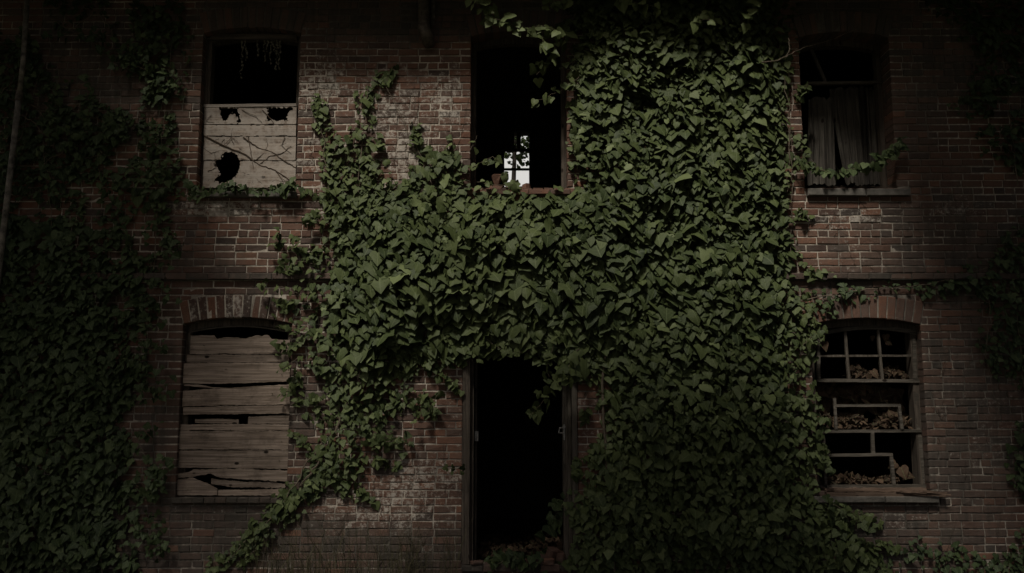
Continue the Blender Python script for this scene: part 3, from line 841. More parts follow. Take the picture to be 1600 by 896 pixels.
# sprigs on stems
def sprig(pts, size, sp_=.05, tone=.6, r=.003, spread=.03, prob=1.0, L=None, S=None):
    p = vine(S or st, pts, -.12, r, r*.5, .012); along(L or Lf, p, sp_, size, tone, spread, 20, prob)
sprig([(900, 20), (875, 70), (855, 95), (838, 118)], .13, .06)
sprig([(905, 120), (880, 140), (858, 150), (838, 158)], .12, .06)
sprig([(735, -12, -.36), (748, -6, -.36), (765, 22, -.36)], .15, .07, .9)
sprig([(745, 2, -.36), (770, 28, -.36), (795, 36, -.36), (815, 46, -.34), (850, 40, -.32), (880, 55, -.3)], .14, .06, .8, .005)
sprig([(850, 40, -.32), (848, 65, -.32), (870, 90, -.3)], .14, .06, .75)
sprig([(900, -10, -.32), (860, 5, -.34), (850, 10, -.34)], .13, .06, .6)
sprig([(1185, -10, -.36), (1175, 20, -.36), (1165, 40, -.36)], .14, .06, .8)
sprig([(960, -10, -.36), (1000, 8, -.36), (1030, 10, -.36)], .14, .07, .8)
sprig([(1090, 20, -.36), (1110, 30, -.36), (1085, 34, -.36)], .12, .07, .7)
sprig([(770, 30, -.25), (766, 40, -.25)], .14, .2, .8)
sprig([(740, 535), (735, 560), (742, 568)], .10, .06)
sprig([(760, 530), (790, 552), (815, 550)], .09, .05, .6)
sprig([(905, 545, -.3), (880, 590, -.34), (862, 605, -.34), (845, 632, -.3), (828, 650, -.3)], .13, .05, .7, .004)
sprig([(905, 560, -.34), (893, 590, -.36), (885, 600, -.36)], .16, .05, .75, .004)
sprig([(865, 540, -.3), (855, 575, -.3), (858, 590, -.3)], .11, .05, .6)
sprig([(615, 690), (570, 690), (635, 680)], .09, .05, .5)
sprig([(440, 380), (425, 372), (455, 370), (470, 380)], .09, .04, .45)
sprig([(505, 415), (470, 408), (440, 412), (434, 408)], .09, .04, .45)
sprig([(505, 350), (485, 340), (478, 348), (492, 330)], .09, .045, .5)
sprig([(480, 465), (440, 448), (410, 452), (415, 440)], .08, .06, .7)
sprig([(465, 560), (443, 575), (436, 580)], .07, .05, .5)
sprig([(462, 610), (445, 612), (440, 620)], .07, .05, .5)
sprig([(480, 515), (450, 512), (430, 510)], .08, .05, .5)
sprig([(690, 610), (665, 645), (640, 655)], .09, .07, .45)
sprig([(725, 730), (705, 733), (695, 730)], .08, .05, .45)
sprig([(735, 235, -.06), (746, 212, .0)], .11, .2, .8); sprig([(738, 262, .0), (770, 245, .05), (778, 250, .05)], .06, .05, .5)
sprig([(745, 285, -.05), (800, 292, -.06), (808, 290, -.06)], .09, .09, .8)
sprig([(905, 210), (893, 230)], .10, .05)
sprig([(1245, 260), (1262, 240), (1275, 262)], .09, .05, .35); sprig([(1255, 540), (1275, 520), (1283, 535)], .09, .04, .35)
sprig([(1270, 600), (1285, 660), (1290, 740)], .09, .04, .3); sprig([(1290, 785), (1330, 800), (1360, 830)], .09, .04, .35)
for (a, b, dx, dy) in ((500, 180, -14, -26), (520, 300, -30, 6), (507, 345, -26, -6), (508, 385, -34, 10), (500, 400, -45, -14), (470, 425, -30, -8), (455, 470, -22, 16), (462, 540, -22, 8),
                       (462, 585, -14, 22), (505, 620, -30, 4), (520, 660, -24, -10), (600, 690, 34, 6), (640, 630, 34, 8), (660, 610, 18, 30), (690, 585, 16, 24), (560, 760, 20, 18), (590, 720, 26, 8),
                       (700, 250, 10, -26), (655, 225, -4, -30), (600, 130, 12, -18), (590, 230, 16, -10), (1245, 150, 16, -14), (1248, 330, 18, 8), (1262, 420, 30, 6), (1270, 500, 14, 20), (1275, 690, 14, 12),
                       (1340, 800, 30, 14), (1370, 850, 34, 10), (915, 640, -8, 14), (905, 740, -8, -16), (640, 300, 4, -26), (570, 300, 10, -30), (480, 700, -20, -16), (450, 790, -24, -4), (400, 860, -30, 8)):
    for q in range(2):
        ex, ey = dx*rnd.uniform(.7, 1.6)+rnd.uniform(-10, 10), dy*rnd.uniform(.7, 1.6)+rnd.uniform(-10, 10)
        v = vine(st, [(a, b, -.06), (a+ex*.5+rnd.uniform(-5, 5), b+ey*.5+rnd.uniform(-5, 5), -.04), (a+ex, b+ey, -.02)], -.04, .003, .0012, .02)
        along(Lf, v, .028, rnd.uniform(.05, .073), .5, .022, 20, .8)
Lf.build('foliage', M['ivy'], ivy); st.build('stem', M['bark'], ivy)

# left mass
iv2 = empty('ivy', 'dense dark ivy spread over the left edge of the wall beside the boarded window', 'ivy', (P(80, 880)[0], 0, 0))
Lf = Leaves(); st = MB()
ivy_fill(Lf, [(-90, 340), (100, 325), (150, 345), (185, 400), (235, 440), (245, 480), (215, 510), (200, 540), (240, 560), (232, 600), (205, 610), (212, 640), (190, 660), (215, 690),
              (232, 725), (238, 765), (205, 800), (212, 860), (200, 920), (-120, 920)], 1.15, .20, .95, .42, edge=.14, sd=12, gap=.27, gs=3.5)
ivy_fill(Lf, [(-90, 330), (110, 335), (180, 520), (190, 900), (-110, 900)], .6, .14, .95, .35, edge=.05, sd=13)
ivy_fill(Lf, [(180, 60), (240, 45), (300, 52), (297, 150), (285, 250), (300, 285), (280, 330), (286, 388), (258, 405), (240, 350), (215, 332), (188, 310), (165, 290), (205, 255), (232, 205), (225, 130), (185, 110)],
         1.15, .14, .82, .48, edge=.10, sd=14, gap=.33, gs=4)
ivy_fill(Lf, [(-80, 60), (60, 50), (110, 110), (95, 160), (160, 165), (215, 200), (190, 250), (150, 255), (120, 290), (90, 300), (110, 340), (-80, 345)], 1.0, .09, .85, .38, edge=.15, sd=15, gap=.34, gs=3.4)
ivy_fill(Lf, [(60, -20), (310, -20), (300, 60), (180, 70), (150, 40), (70, 60)], .8, .10, .8, .36, edge=.15, sd=16, gap=.30, gs=3)
ivy_fill(Lf, [(60, 130), (240, 120), (240, 260), (150, 330), (60, 330)], 1.0, .06, .8, .4, edge=.2, sd=18, gap=.45, gs=4)
ivy_fill(Lf, [(130, 300), (220, 320), (250, 400), (240, 440), (180, 410), (120, 350)], .9, .10, .8, .42, edge=.12, sd=17, gap=.35, gs=3)
for pth in ([(0, 150), (60, 170), (75, 195), (90, 220), (110, 240), (140, 248), (170, 235)], [(20, 175), (50, 190), (100, 238), (75, 250), (68, 262), (85, 280)],
            [(-10, 240), (30, 220), (60, 120), (90, 60), (150, 20)], [(60, 160), (20, 130), (-20, 160)], [(240, 420), (250, 250), (270, 60)], [(120, 340), (105, 380), (115, 400)],
            [(180, 80), (170, 40), (140, 10)], [(230, 110), (160, 75), (80, 30)], [(20, 900), (60, 600), (80, 350), (60, 160)], [(160, 900), (150, 600), (180, 440)]):
    vine(st, pth, -.06, .0065, .003, .025)
for pts in ([(205, 520), (225, 540), (218, 560)], [(215, 690), (240, 740), (250, 735)], [(60, 60), (140, 50), (170, 70)], [(280, 465), (262, 468), (255, 462)], [(250, 470), (232, 482), (230, 500)]):
    sprig(pts, .10, .06, .45, L=Lf, S=st)
for i in range(34):
    a = rnd.uniform(10, 285); b = rnd.uniform(50, 420)
    sprig([(a, b), (a+rnd.uniform(-18, 18), b-rnd.uniform(5, 25)), (a+rnd.uniform(-25, 25), b-rnd.uniform(25, 50))], .085, .04, .5, L=Lf, S=st, r=.002)
for i in range(30):
    a = rnd.uniform(195, 240); b = rnd.uniform(430, 870)
    sprig([(a, b), (a+rnd.uniform(5, 22), b+rnd.uniform(-20, 15)), (a+rnd.uniform(15, 42), b+rnd.uniform(-35, 25))], .08, .045, .45, L=Lf, S=st, r=.002)
for i in range(26):  # thin bare runners
    a = rnd.uniform(0, 210); b = rnd.uniform(40, 330)
    vine(st, [(a, b), (a+rnd.uniform(-30, 30), b+rnd.uniform(-20, 20)), (a+rnd.uniform(-50, 50), b+rnd.uniform(-30, 50))], -.05, .0028, .0015, .03)
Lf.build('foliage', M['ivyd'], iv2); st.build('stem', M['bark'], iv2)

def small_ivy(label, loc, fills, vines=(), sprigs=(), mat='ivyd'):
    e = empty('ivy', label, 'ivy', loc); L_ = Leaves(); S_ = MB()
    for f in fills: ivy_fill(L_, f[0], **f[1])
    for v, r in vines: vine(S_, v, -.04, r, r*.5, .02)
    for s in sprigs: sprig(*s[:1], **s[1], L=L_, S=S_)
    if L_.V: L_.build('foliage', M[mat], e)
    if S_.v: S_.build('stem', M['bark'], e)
    return e
small_ivy('dim ivy hanging over the top right corner of the wall', (P(1560, 150)[0], 0, P(1560, 270)[1]),
          [([(1480, 40), (1400, -20), (1700, -20), (1700, 285), (1590, 270), (1560, 262), (1525, 240), (1530, 190), (1490, 165), (1520, 130), (1518, 90)], dict(dens=1.0, thick=.14, size=.85, tone=.42, edge=.1, sd=21, gap=.22))],
          [([(1590, 290), (1575, 150), (1560, 30), (1530, -20)], .007), ([(1560, 30), (1545, 60), (1510, 130)], .004)])
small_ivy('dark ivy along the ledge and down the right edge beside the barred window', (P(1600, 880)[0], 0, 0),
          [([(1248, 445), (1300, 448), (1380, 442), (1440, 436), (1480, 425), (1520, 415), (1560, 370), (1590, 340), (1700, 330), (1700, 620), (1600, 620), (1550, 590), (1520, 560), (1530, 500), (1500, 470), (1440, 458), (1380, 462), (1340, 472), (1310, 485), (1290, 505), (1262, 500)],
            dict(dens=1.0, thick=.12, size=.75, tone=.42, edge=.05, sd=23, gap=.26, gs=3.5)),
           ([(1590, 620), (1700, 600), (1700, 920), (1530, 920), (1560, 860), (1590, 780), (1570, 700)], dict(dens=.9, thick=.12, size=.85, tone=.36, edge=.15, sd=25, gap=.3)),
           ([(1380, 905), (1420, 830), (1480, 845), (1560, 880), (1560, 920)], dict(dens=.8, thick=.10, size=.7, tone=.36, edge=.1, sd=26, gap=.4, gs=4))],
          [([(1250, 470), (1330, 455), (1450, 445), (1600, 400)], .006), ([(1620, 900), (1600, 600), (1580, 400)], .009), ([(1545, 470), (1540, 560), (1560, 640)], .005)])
small_ivy('thin garland of ivy slung across the upper right curtained window', (P(1330, 270)[0], 0, P(1330, 294)[1]), [], [],
          [([(1250, 250), (1275, 265), (1305, 270), (1335, 264), (1365, 254), (1390, 238), (1408, 222)], dict(size=.062, sp_=.013, tone=.7, r=.005, spread=.022)),
           ([(1385, 240), (1400, 232), (1412, 215)], dict(size=.08, sp_=.02, tone=.5, r=.004, spread=.03))])
small_ivy('low ivy trailing on the sill of the upper left window', (P(390, 296)[0], -.05, z1s), [], [],
          [([(300, 296), (330, 300), (360, 293), (400, 298), (440, 294), (462, 290)], dict(size=.085, sp_=.022, tone=.5, r=.004, spread=.025)),
           ([(440, 296), (452, 288), (462, 278)], dict(size=.09, sp_=.025, tone=.7, r=.003, spread=.03)), ([(345, 294), (375, 288), (380, 294)], dict(size=.07, sp_=.03, tone=.6, r=.003, spread=.03)),
           ([(290, 300), (300, 292), (312, 300)], dict(size=.09, sp_=.03, tone=.5, r=.003, spread=.04))])
small_ivy('small green ivy shoots growing inside the right of the doorway over brick rubble', (P(860, 850)[0], .1, DR.zb), [], [],
          [([(890, 770, .05), (872, 800, .1), (860, 818, .12), (845, 830, .12)], dict(size=.13, sp_=.04, tone=.45, r=.004, spread=.05)),
           ([(885, 800, .12), (868, 820, .14), (862, 835, .14)], dict(size=.12, sp_=.05, tone=.4, r=.004, spread=.05)),
           ([(770, 886, -.06), (800, 870, -.04), (830, 878, -.06), (850, 885, -.06)], dict(size=.09, sp_=.025, tone=.35, r=.004, spread=.04))])

# bare tendrils on the pale panel
tv = empty('dry_vine', 'bare brown vine stems clinging to the pale panel of the upper left window', 'vine', (P(390, 292)[0], .1, P(390, 292)[1]))
S = MB()
for pts, r in (([(318, 212), (350, 228), (380, 240), (405, 258), (430, 266), (458, 285)], .0055), ([(380, 215), (405, 232), (425, 238), (450, 255), (462, 262)], .004), ([(388, 213), (392, 240), (396, 262), (394, 292)], .003),
               ([(350, 228), (362, 215), (372, 222)], .002), ([(405, 258), (420, 245), (440, 240), (455, 228)], .003), ([(430, 266), (440, 280), (445, 291)], .0025), ([(318, 232), (330, 240), (342, 236)], .002),
               ([(410, 172), (422, 185), (428, 194)], .003), ([(378, 172), (400, 182), (412, 195)], .002), ([(325, 268), (338, 262), (335, 240)], .002), ([(400, 250), (412, 240), (418, 228), (416, 216)], .002),
               ([(380, 270), (396, 276), (410, 288)], .002), ([(445, 215), (440, 228), (455, 240)], .002), ([(330, 180), (322, 190), (334, 192)], .0018), ([(365, 225), (360, 215), (364, 200)], .0018)):
    vine(S, pts, .098, r*1.7, r*.8, .008, 7)
for i in range(34):
    a, b = rnd.uniform(322, 455), rnd.uniform(216, 288)
    if hC0(a, b): continue
    vine(S, [(a, b), (a+rnd.uniform(-8, 8), b+rnd.uniform(-6, 6)), (a+rnd.uniform(-16, 16), b+rnd.uniform(-10, 12))], .105, .0028, .0015, .006, 5)
S.build('stem', M['tendril'], tv)
hv = empty('dry_vine', 'dead strands hanging from the head of the upper left window', 'vine', (P(410, 62, .12)[0], .12, P(410, 62, .12)[1]))
S = MB(); SL = Leaves()
for a, b, w in ((378, 122, 4), (384, 95, 3), (413, 97, 3.5), (418, 80, 3), (424, 100, 2), (433, 110, 4), (438, 108, 4), (429, 84, 2), (402, 84, 2)):
    p = vine(S, [(a, 58), (a+rnd.uniform(-3, 3), (58+b)/2), (a+rnd.uniform(-3, 3), b)], .12, .003, .0015, .02)
    along(SL, p, .018, .016, .5, .005, 10)
S.build('strand', M['scrap'], hv); SL.build('shrivelled_leaves', M['dead'], hv)
for o in hv.children: 
    if o.name.startswith('shriv'): o.data.materials[0] = M['scrap']
hr = empty('dry_vine', 'pale dead runner curling off the ivy left of the upper right window', 'vine', (P(1220, 90)[0], -.2, P(1220, 98)[1]))
S = MB(); vine(S, [(1190, 98, -.3), (1215, 95, -.32), (1228, 88, -.32), (1234, 78, -.32), (1232, 60, -.3)], r0=.006, r1=.003, wig=.008); vine(S, [(1225, 90, -.3), (1255, 75, -.2), (1300, 62, -.1), (1340, 45, -.1)], r0=.004, r1=.002, wig=.01)
S.build('stem', M['bark'], hr)

dv = empty('dry_vine', 'fine dead rootlets gripping the brick between the upper left and the empty upper window', 'vine', (P(640, 250)[0], 0, P(640, 290)[1]))
S = MB()
for i in range(30):
    a, b = rnd.uniform(480, 728), rnd.uniform(150, 300); k = rnd.uniform(-25, 25)
    vine(S, [(a, b), (a+k*.4, b-rnd.uniform(10, 35)), (a+k, b-rnd.uniform(40, 80))], -.006, .0024, .001, .03, 6)
S.build('rootlets', M['tendril'], dv); dv['kind'] = 'stuff'
dv = empty('dry_vine', 'fine dead rootlets gripping the brick between the doorway and the boarded window', 'vine', (P(620, 850)[0], 0, 0))
S = MB()
for i in range(26):
    a, b = rnd.uniform(460, 715), rnd.uniform(760, 895); k = rnd.uniform(-25, 25)
    vine(S, [(a, b), (a+k*.4, b-rnd.uniform(10, 35)), (a+k, b-rnd.uniform(40, 90))], -.006, .0024, .001, .03, 6)
S.build('rootlets', M['tendril'], dv); dv['kind'] = 'stuff'
dv = empty('dry_vine', 'fine dead rootlets on the brick to the right of and below the upper right window', 'vine', (P(1450, 350)[0], 0, P(1450, 380)[1]))
S = MB()
for i in range(34):
    a, b = rnd.uniform(1270, 1590), rnd.uniform(320, 440) if i % 2 else rnd.uniform(560, 880); a = max(a, 1470) if b > 500 else a; k = rnd.uniform(-30, 30)
    vine(S, [(a, b), (a+k*.4, b-rnd.uniform(5, 25)), (a+k, b-rnd.uniform(20, 60))], -.006, .0024, .001, .03, 6)
S.build('rootlets', M['tendril'], dv); dv['kind'] = 'stuff'

# ------------------------------------------------------------------ dead leaf piles and rubble
def pile(name, label, x0, x1, y0, y1, z0, hfun, n, size, mat='dead', tone=.45, upright=.5, cat='leaves'):
    L_ = Leaves(); X = rng.uniform(x0, x1, n); Y = rng.uniform(y0, y1, n)
    hh = np.array([hfun((a-x0)/(x1-x0), (b-y0)/(y1-y0)) for a, b in zip(X, Y)])
    Z = z0+hh*rng.uniform(.3, 1, n)+.01
    nr = np.stack([rng.normal(0, .6, n), rng.normal(-upright, .5, n), rng.uniform(.1, 1, n)], 1)
    L_.add(np.stack([X, Y, Z], 1), nr, rng.uniform(-3, 3, n), size*rng.uniform(.6, 1.3, n), np.clip(rng.normal(tone, .25, n), 0, 1), rng.uniform(-2, 3, n))
    return tag(L_.build(name, M[mat]), label, cat, kind='stuff')
sin = math.sin
xa, xb = W5.xl+.07, W5.xr-.08; xw = xb-xa
pile('dead_leaves', 'brown dead leaves heaped in the middle of the lower right window', xa, xb, .18, .46, zs2, lambda u, v: .03+.13*abs(sin(u*4.3+.6))*(.4+v)+.05*sin(u*17)+.3*max(0, u-.8)*v, 900, .055, tone=.30)
pile('dead_leaves', 'dead leaves lying behind the upper sash of the lower right window', xa+xw*.42, xb, .18, .44, zs1, lambda u, v: .02+.13*abs(sin(u*5+.8))*(.3+v), 300, .055, tone=.26)
pile('dead_leaves', 'dead leaves strewn along the bottom of the lower right window', xa, xb-.1, .16, .34, W5.zb+.05, lambda u, v: .015+.06*abs(sin(u*5)), 230, .055, tone=.3)
# matted leaves hanging behind the upper part of the middle panel
n = 230; X = rng.uniform(xa, xb, n); Z = zs1-.04-np.abs(rng.normal(0, .09, n)); Y = rng.uniform(.3, .46, n)
far = X > xb-.2; Z[far] = rng.uniform(zs2+.1, zs1-.03, far.sum()); far = X < xa+.16; Z[far] = rng.uniform(zs2+.1, zs1-.03, far.sum())
L_ = Leaves(); L_.add(np.stack([X, Y, Z], 1), np.stack([rng.normal(0, .4, n), -np.ones(n), rng.normal(.2, .4, n)], 1), rng.normal(0, .7, n), rng.uniform(.06, .13, n), np.clip(rng.normal(.35, .22, n), 0, 1), rng.uniform(-1, 3, n))
tag(L_.build('dead_leaves', M['dead']), 'matted dead vine leaves hanging below the middle rail of the lower right window', 'leaves', kind='stuff')
L_ = Leaves()
for (a, b, s) in ((1283, 530, .09), (1288, 540, .09), (1276, 541, .07), (1384, 528, .08), (1386, 538, .07), (1364, 530, .05), (1364, 584, .09), (1358, 590, .07), (1408, 735, .12), (1400, 728, .09), (1412, 745, .11), (1318, 748, .08)):
    x, z = P(a, b, .16); L_.add([(x, .16, z+.03)], [(rnd.gauss(0, .4), -1, rnd.uniform(0, .6))], rnd.gauss(0, .6), s, rnd.uniform(.3, .75), 1.5)
tag(L_.build('dead_leaves', M['dead']), 'a few curled brown leaves caught on the bars of the lower right window', 'leaves', kind='stuff')
pile('dead_leaves', 'dark litter of leaves and earth inside the doorway', DR.xl+.12, DR.xr-.1, .3, 1.8, DR.zb, lambda u, v: .04+.12*u*(1-v)+.03*sin(u*9), 700, .065, tone=.15, upright=.2)
pile('fallen_leaves', 'greenish fallen leaves on the doorway threshold', DR.xl+.25, DR.xr-.12, .0, .5, DR.zb, lambda u, v: .01+.10*u*v+.02*sin(u*9), 170, .07, 'ivyd', .35, .3)
def chunk(name, label, px, py, Y, sx, sy, sz, rz, tone, rx=0, cat='brick', taper=1.0, group=None):
    x, z = P(px, py, Y); m = MB()
    vs = []
    for k, (zz, sc) in enumerate(((0, taper), (.5, .5+.5*taper), (1, 1))):
        for i in range(8):
            an = math.pi/4*i+.39
            cx_ = max(-.5, min(.5, .72*math.cos(an))); cy_ = max(-.5, min(.5, .72*math.sin(an)))
            vs.append((sx*sc*cx_+rnd.gauss(0, sx*.04), sy*sc*cy_+rnd.gauss(0, sy*.04), sz*zz+rnd.gauss(0, sz*.05)))
    fs = [tuple(range(8))[::-1], tuple(range(16, 24))]+[(k*8+i, k*8+(i+1) % 8, k*8+8+(i+1) % 8, k*8+8+i) for k in range(2) for i in range(8)]
    m.add(vs, fs, (tone, 0, .1)); o = m.build(name, M['brick']); o.location = (x, Y, z); o.rotation_euler = (rx, 0, rz)
    return tag(o, label, cat, group)
zt2 = z2s
def onsill(px, Y): return Q(P(px, 296, Y)[0], zt2-.004, Y)[1]
chunk('broken_brick', 'low brick chunk on the sill of the empty upper window under the top shaped piece', 775, onsill(775, .1), .1, .14, .1, .065, .2, .62)
chunk('broken_brick', 'brown brick lying flat beside the chunk pile on the empty window sill', 793, onsill(793, .12), .12, .12, .1, .055, -.3, .52)
chunk('broken_brick', 'reddest brick chunk standing under the far lit window', 822, onsill(822, .14), .14, .075, .07, .10, .5, .72)
chunk('broken_brick', 'dark brick chunk between the pale shards on the sill', 812, onsill(812, .16), .16, .07, .06, .07, .1, .35)
p_ = onsill(777, .1); chunk('clay_fragment', 'flared clay fragment balanced on a brick chunk on the sill of the empty window', 777, p_-9.5, .1, .125, .1, .115, .1, .66, cat='clay pot', taper=.25)
for (a, b, s, lb) in ((790, 272, .11, 'pale curled leaf standing left on the empty window sill'), (806, 283, .10, 'pale pointed leaf hanging over the middle of the empty window sill')):
    L_ = Leaves(); x, z = P(a, b, .02); L_.add([(x, .02, z)], [(.5, -1, .1)], .1, s, 1.0, 2.2); tag(L_.build('leaf', M['ivy']), lb, 'leaf')  # palest leaf tone stands in for light falling on the leaf
zd = DR.zb
for (a, Y, sx, sy, sz, rz, tn, rx, lb) in ((858, .12, .11, .10, .15, .6, .5, .5, 'brown brick piece propped upright inside the doorway at the right'),
                                            (876, .10, .10, .12, .10, -.2, .45, .1, 'dull red brick piece wedged against the right door jamb'),
                                            (844, .10, .16, .10, .065, .4, .3, .2, 'brown brick tilted behind the threshold right of centre'),
                                            (838, -.0, .20, .09, .045, .05, .4, 0, 'long flat brick lying on the threshold right of centre'),
                                            (857, -.01, .11, .08, .05, -.3, .85, .1, 'pale tan stone on the threshold near the right jamb'),
                                            (745, -.0, .13, .08, .03, .25, .45, 0, 'thin brick flake at the foot of the left jamb')):
    py = Q(P(a, 870, Y)[0], zd+.003, Y)[1]
    chunk('brick_piece', lb, a, py, Y, sx, sy, sz, rz, tn, rx)
# litter on the wall ledge of W4
S = MB()
for i in range(14):
    a = rnd.uniform(1268, 1380); vine(S, [(a, 292+rnd.uniform(-1, 1), -.02), (a+rnd.uniform(8, 22), 293+rnd.uniform(-2, 1), -.03)], r0=.004, r1=.002, wig=.006)
tag(S.build('twigs', M['tendril']), 'dry twigs and splinters lying on the sill of the upper right window', 'twigs', kind='stuff')

# ------------------------------------------------------------------ pipes
def ribbed(pts, r, step=.018, amp=.005):
    out = []; rs = []
    a, b = np.array(pts[0]), np.array(pts[1]); L_ = np.linalg.norm(b-a); n = int(L_/step)*2
    for i in range(n+1): out.append(tuple(a+(b-a)*i/n)); rs.append(r+(amp if i % 2 else 0))
    return out, rs
dp = empty('drainpipe', 'short dark ribbed drainpipe coming down from the eaves left of the empty upper window', 'drainpipe', (P(660, 30, -.1)[0], -.1, P(660, 60, -.1)[1]))
xq, zb_ = P(662, 42, -.10); m = MB(); p, r_ = ribbed([(xq-.012, -.10, ZT-.03), (xq, -.10, zb_)], .055); m.tube(p, r_, 14); m.build('pipe', M['rust'], dp)
m = MB(); m.tube([(xq, -.10, zb_+.02), (xq+.005, -.105, zb_-.04), (xq+.03, -.10, zb_-.10), (xq+.045, -.06, zb_-.14), (xq+.05, -.01, zb_-.15)], [.064, .068, .07, .066, .06], 14); m.build('elbow', M['rust'], dp, True)
m = MB()
for k, dx in enumerate((.075, .09, .10)):
    m.tube([(xq+dx, -.03-.01*k, ZT-.03), (xq+dx+.006, -.03, zb_+.15-.03*k), (xq+dx, -.02, zb_+.05)], .006, 5)
m.build('cable', M['pipe'], dp)
lp = empty('drainpipe', 'long pale rusted pipe leaning across the upper left edge of the wall', 'drainpipe', (P(-56, 896, -.2)[0], -.2, 0))
a = P(-58, 900, -.2); b = P(8, 340, -.2); c = P(30, 150, -.2); d = P(43, -10, -.2)
m = MB(); m.tube([(a[0], -.2, 0.01), (b[0], -.2, b[1]), (c[0], -.2, c[1])], .030, 12); m.build('pipe', M['pipe'], lp, True)
m = MB(); m.tube([(c[0], -.2, c[1]-.02), (P(36, 100, -.2)[0], -.2, P(36, 100, -.2)[1]), (d[0], -.2, min(d[1], ZT-.1))], .026, 12); m.build('upper_pipe', M['pipe'], lp, True)
m = MB(); m.tube([(c[0]-.004, -.2, c[1]-.05), (c[0]+.004, -.2, c[1]+.04)], .037, 12); m.build('collar', M['rust'], lp)

# ------------------------------------------------------------------ dry stalks at the foot of the wall
m = MB()
for i in range(260):
    px = rnd.choice((rnd.gauss(640, 45), rnd.gauss(480, 40), rnd.uniform(400, 720)))
    x = P(min(715, max(240, px)), 890)[0]; y = -rnd.uniform(.04, .3); hgt = rnd.uniform(.2, .62); lean = rnd.gauss(0, .12)
    pts = [(x+lean*t*t, y-abs(lean)*.4*t*t, hgt*t) for t in (0, .4, .75, 1)]
    m.tube(pts, [.003, .0025, .0018, .0008], 3, (rnd.random(), 0, 0))
tag(m.build('dry_stalks', M['grass']), 'thin dark dry stalks standing at the foot of the wall left of the doorway', 'dry grass', kind='stuff')

# ------------------------------------------------------------------ trees
def tree(label, x, y, base, crown_z, rad, n, ls, name='tree', hz=1.0, off=(0, 0)):
    t = empty(name, label, 'tree', (x, y, 0)); m = MB()
    ox, oy = off
    m.tube([(0, 0, 0), (.1, 0, crown_z*.4), (ox*.4-.1, oy*.4+.1, crown_z*.75), (ox, oy, crown_z+rad*.5)], [base, base*.8, base*.6, base*.25], 10)
    for i in range(7):
        an = i*2.4; z0 = crown_z*.6+i*rad*.12
        ax, ay = ox*(.2+.1*i), oy*(.2+.1*i)
        m.tube([(ax, ay, z0), (ox*.8+math.cos(an)*rad*.4, oy*.8+math.sin(an)*rad*.4, z0+rad*.35), (ox+math.cos(an)*rad*.8, oy+math.sin(an)*rad*.8, z0+rad*.6)], [base*.35, base*.2, base*.06], 6)
    m.build('trunk', M['darkbark'], t)
    L_ = Leaves(); k = 60
    c = rng.normal(0, 1, (k, 3)); c /= np.linalg.norm(c, axis=1, keepdims=True); c *= rng.uniform(.35, .95, (k, 1))*rad; c[:, 2] *= hz
    i = rng.integers(0, k, n); p = c[i]+rng.normal(0, rad*.16, (n, 3)); p += np.array([ox, oy, crown_z+rad*.3])
    L_.add(p, rng.normal(0, 1, (n, 3))+np.array([0, 0, .6]), rng.uniform(-3, 3, n), ls*rng.uniform(.6, 1.3, n), rng.random(n))
    L_.build('crown', M['treeleaf'], t)
tree('leafy tree behind the building seen through the far small window', .1, 12.5, .12, 8.2, 1.2, 1300, .10)
tree('thin bush top behind the building low in the far small window', -.9, 14.0, .08, 5.0, 1.2, 400, .08)
tree('unseen tree added in front to shade the left end of the building', -6.8, -5.0, .22, 7.4, 2.7, 2300, .34, off=(.2, 1.0))  # out-of-view crown added to darken the left side of the wall
tree('unseen tree added in front to shade the right end of the building', 5.5, -5.0, .22, 7.6, 2.7, 3000, .34, off=(-.5, 1.0))  # added out of view, its crown dims the right side
tree('unseen leaning tree added left of the viewer to shade the lower wall', -4.2, -8.8, .2, 6.1, 2.9, 3200, .34, off=(3.75, 2.45), hz=.6)  # crown added above the view to shade the wall below the light gap
tree('unseen tree added behind the viewer on the right to shade the wall', 3.4, -11.5, .22, 6.5, 3.0, 1800, .4, off=(-1.2, 1))  # added out of view as part of the shading canopy
# ------------------------------------------------------------------ camera, light, sky
cam = bpy.data.cameras.new('camera'); cam.sensor_width = 36; cam.lens = F/1600*36; cam.clip_start = .05; cam.clip_end = 2000
co = bpy.data.objects.new('camera', cam); col.objects.link(co); co.location = (0, -D, CZ); co.rotation_euler = (R(90)+PT, 0, 0)
scn.camera = co
EL, AZ = 54, -22      # elevation; azimuth measured from the camera side towards the left
ld = bpy.data.lights.new('sun', 'SUN'); ld.energy = 3.6; ld.angle = R(9); ld.color = (1, .95, .86)
lo = bpy.data.objects.new('sun', ld); col.objects.link(lo)
# direction towards the sun
sx, sy, sz = math.cos(R(EL))*math.sin(R(AZ)), -math.cos(R(EL))*math.cos(R(AZ)), math.sin(R(EL))
from mathutils import Vector
lo.rotation_euler = Vector((sx, sy, sz)).to_track_quat('Z', 'Y').to_euler(); lo.location = (sx*30, sy*30, sz*30)
w = bpy.data.worlds.new('World'); scn.world = w; w.use_nodes = True
nt = w.node_tree; bg = nt.nodes['Background']; sk = nt.nodes.new('ShaderNodeTexSky'); sk.sky_type = 'NISHITA'; sk.sun_disc = False
sk.sun_elevation = R(EL); sk.sun_rotation = math.atan2(sx, sy); sk.air_density = .7; sk.dust_density = 6; sk.ozone_density = .2
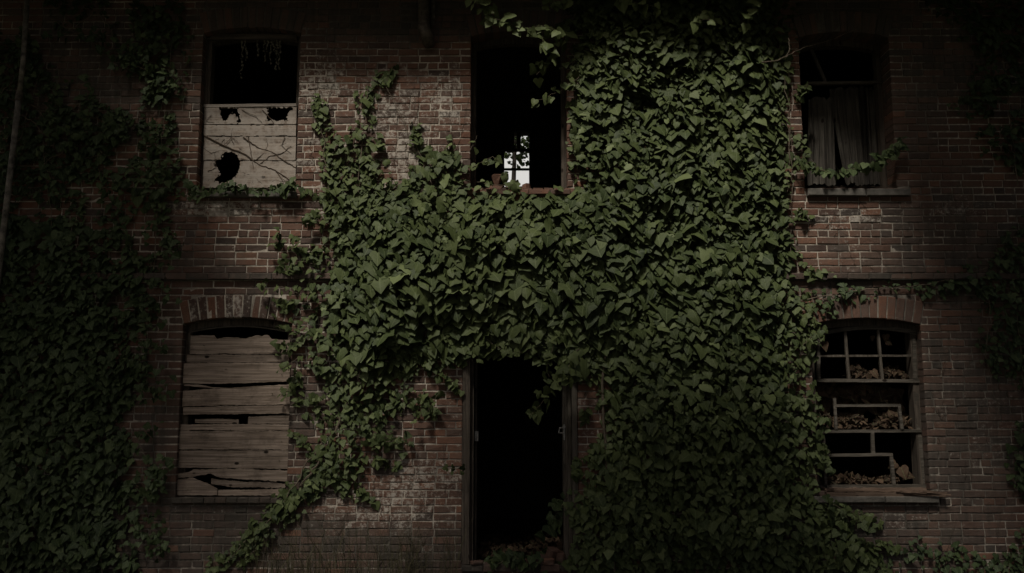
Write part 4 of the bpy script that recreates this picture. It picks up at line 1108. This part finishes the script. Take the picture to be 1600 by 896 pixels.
# white cloud added to the far sky only, so the far window looks bright
tc = nt.nodes.new('ShaderNodeTexCoord'); sp3 = nt.nodes.new('ShaderNodeSeparateXYZ'); nt.links.new(tc.outputs['Generated'], sp3.inputs[0])
mr = nt.nodes.new('ShaderNodeMapRange'); mr.interpolation_type = 'SMOOTHSTEP'; nt.links.new(sp3.outputs[1], mr.inputs[0]); mr.inputs[1].default_value = .3; mr.inputs[2].default_value = .7
cn = nt.nodes.new('ShaderNodeTexNoise'); cn.inputs['Scale'].default_value = 2.2; cn.inputs['Detail'].default_value = 6; nt.links.new(tc.outputs['Generated'], cn.inputs['Vector'])
m2_ = nt.nodes.new('ShaderNodeMapRange'); nt.links.new(cn.outputs['Fac'], m2_.inputs[0]); m2_.inputs[1].default_value = .1; m2_.inputs[2].default_value = .3
mu = nt.nodes.new('ShaderNodeMath'); mu.operation = 'MULTIPLY'; nt.links.new(mr.outputs[0], mu.inputs[0]); nt.links.new(m2_.outputs[0], mu.inputs[1])
mxc = nt.nodes.new('ShaderNodeMix'); mxc.data_type = 'RGBA'; nt.links.new(mu.outputs[0], mxc.inputs[0]); nt.links.new(sk.outputs[0], mxc.inputs[6]); mxc.inputs[7].default_value = (18, 17.6, 16.8, 1)
nt.links.new(mxc.outputs[2], bg.inputs[0]); bg.inputs[1].default_value = .05
vs = scn.view_settings; scn.display_settings.display_device = 'sRGB'
vs.view_transform = 'Standard'; vs.look = 'None'; vs.gamma = 1; vs.use_curve_mapping = False; vs.exposure = -0.42
scn.cycles.max_bounces = 5; scn.cycles.diffuse_bounces = 3

for e in [o for o in scn.objects if o.type == 'EMPTY' and o.name.split('.')[0] in ('ivy', 'dry_vine', 'drainpipe')]:
    from mathutils import Matrix
    for c in e.children: c.data.transform(Matrix.Translation(-e.location))

GR = {'ivy': 'ivy growing on the brick wall', 'dry_vine': 'dead vine stems', 'broken_brick': 'brick rubble on the upper window sill', 'brick_piece': 'brick pieces in the doorway', 'tree': 'trees around the building', 'drainpipe': 'pipes on the wall'}
for o in scn.objects:
    if o.parent is None and o.name.split('.')[0] in GR: o['group'] = GR[o.name.split('.')[0]]
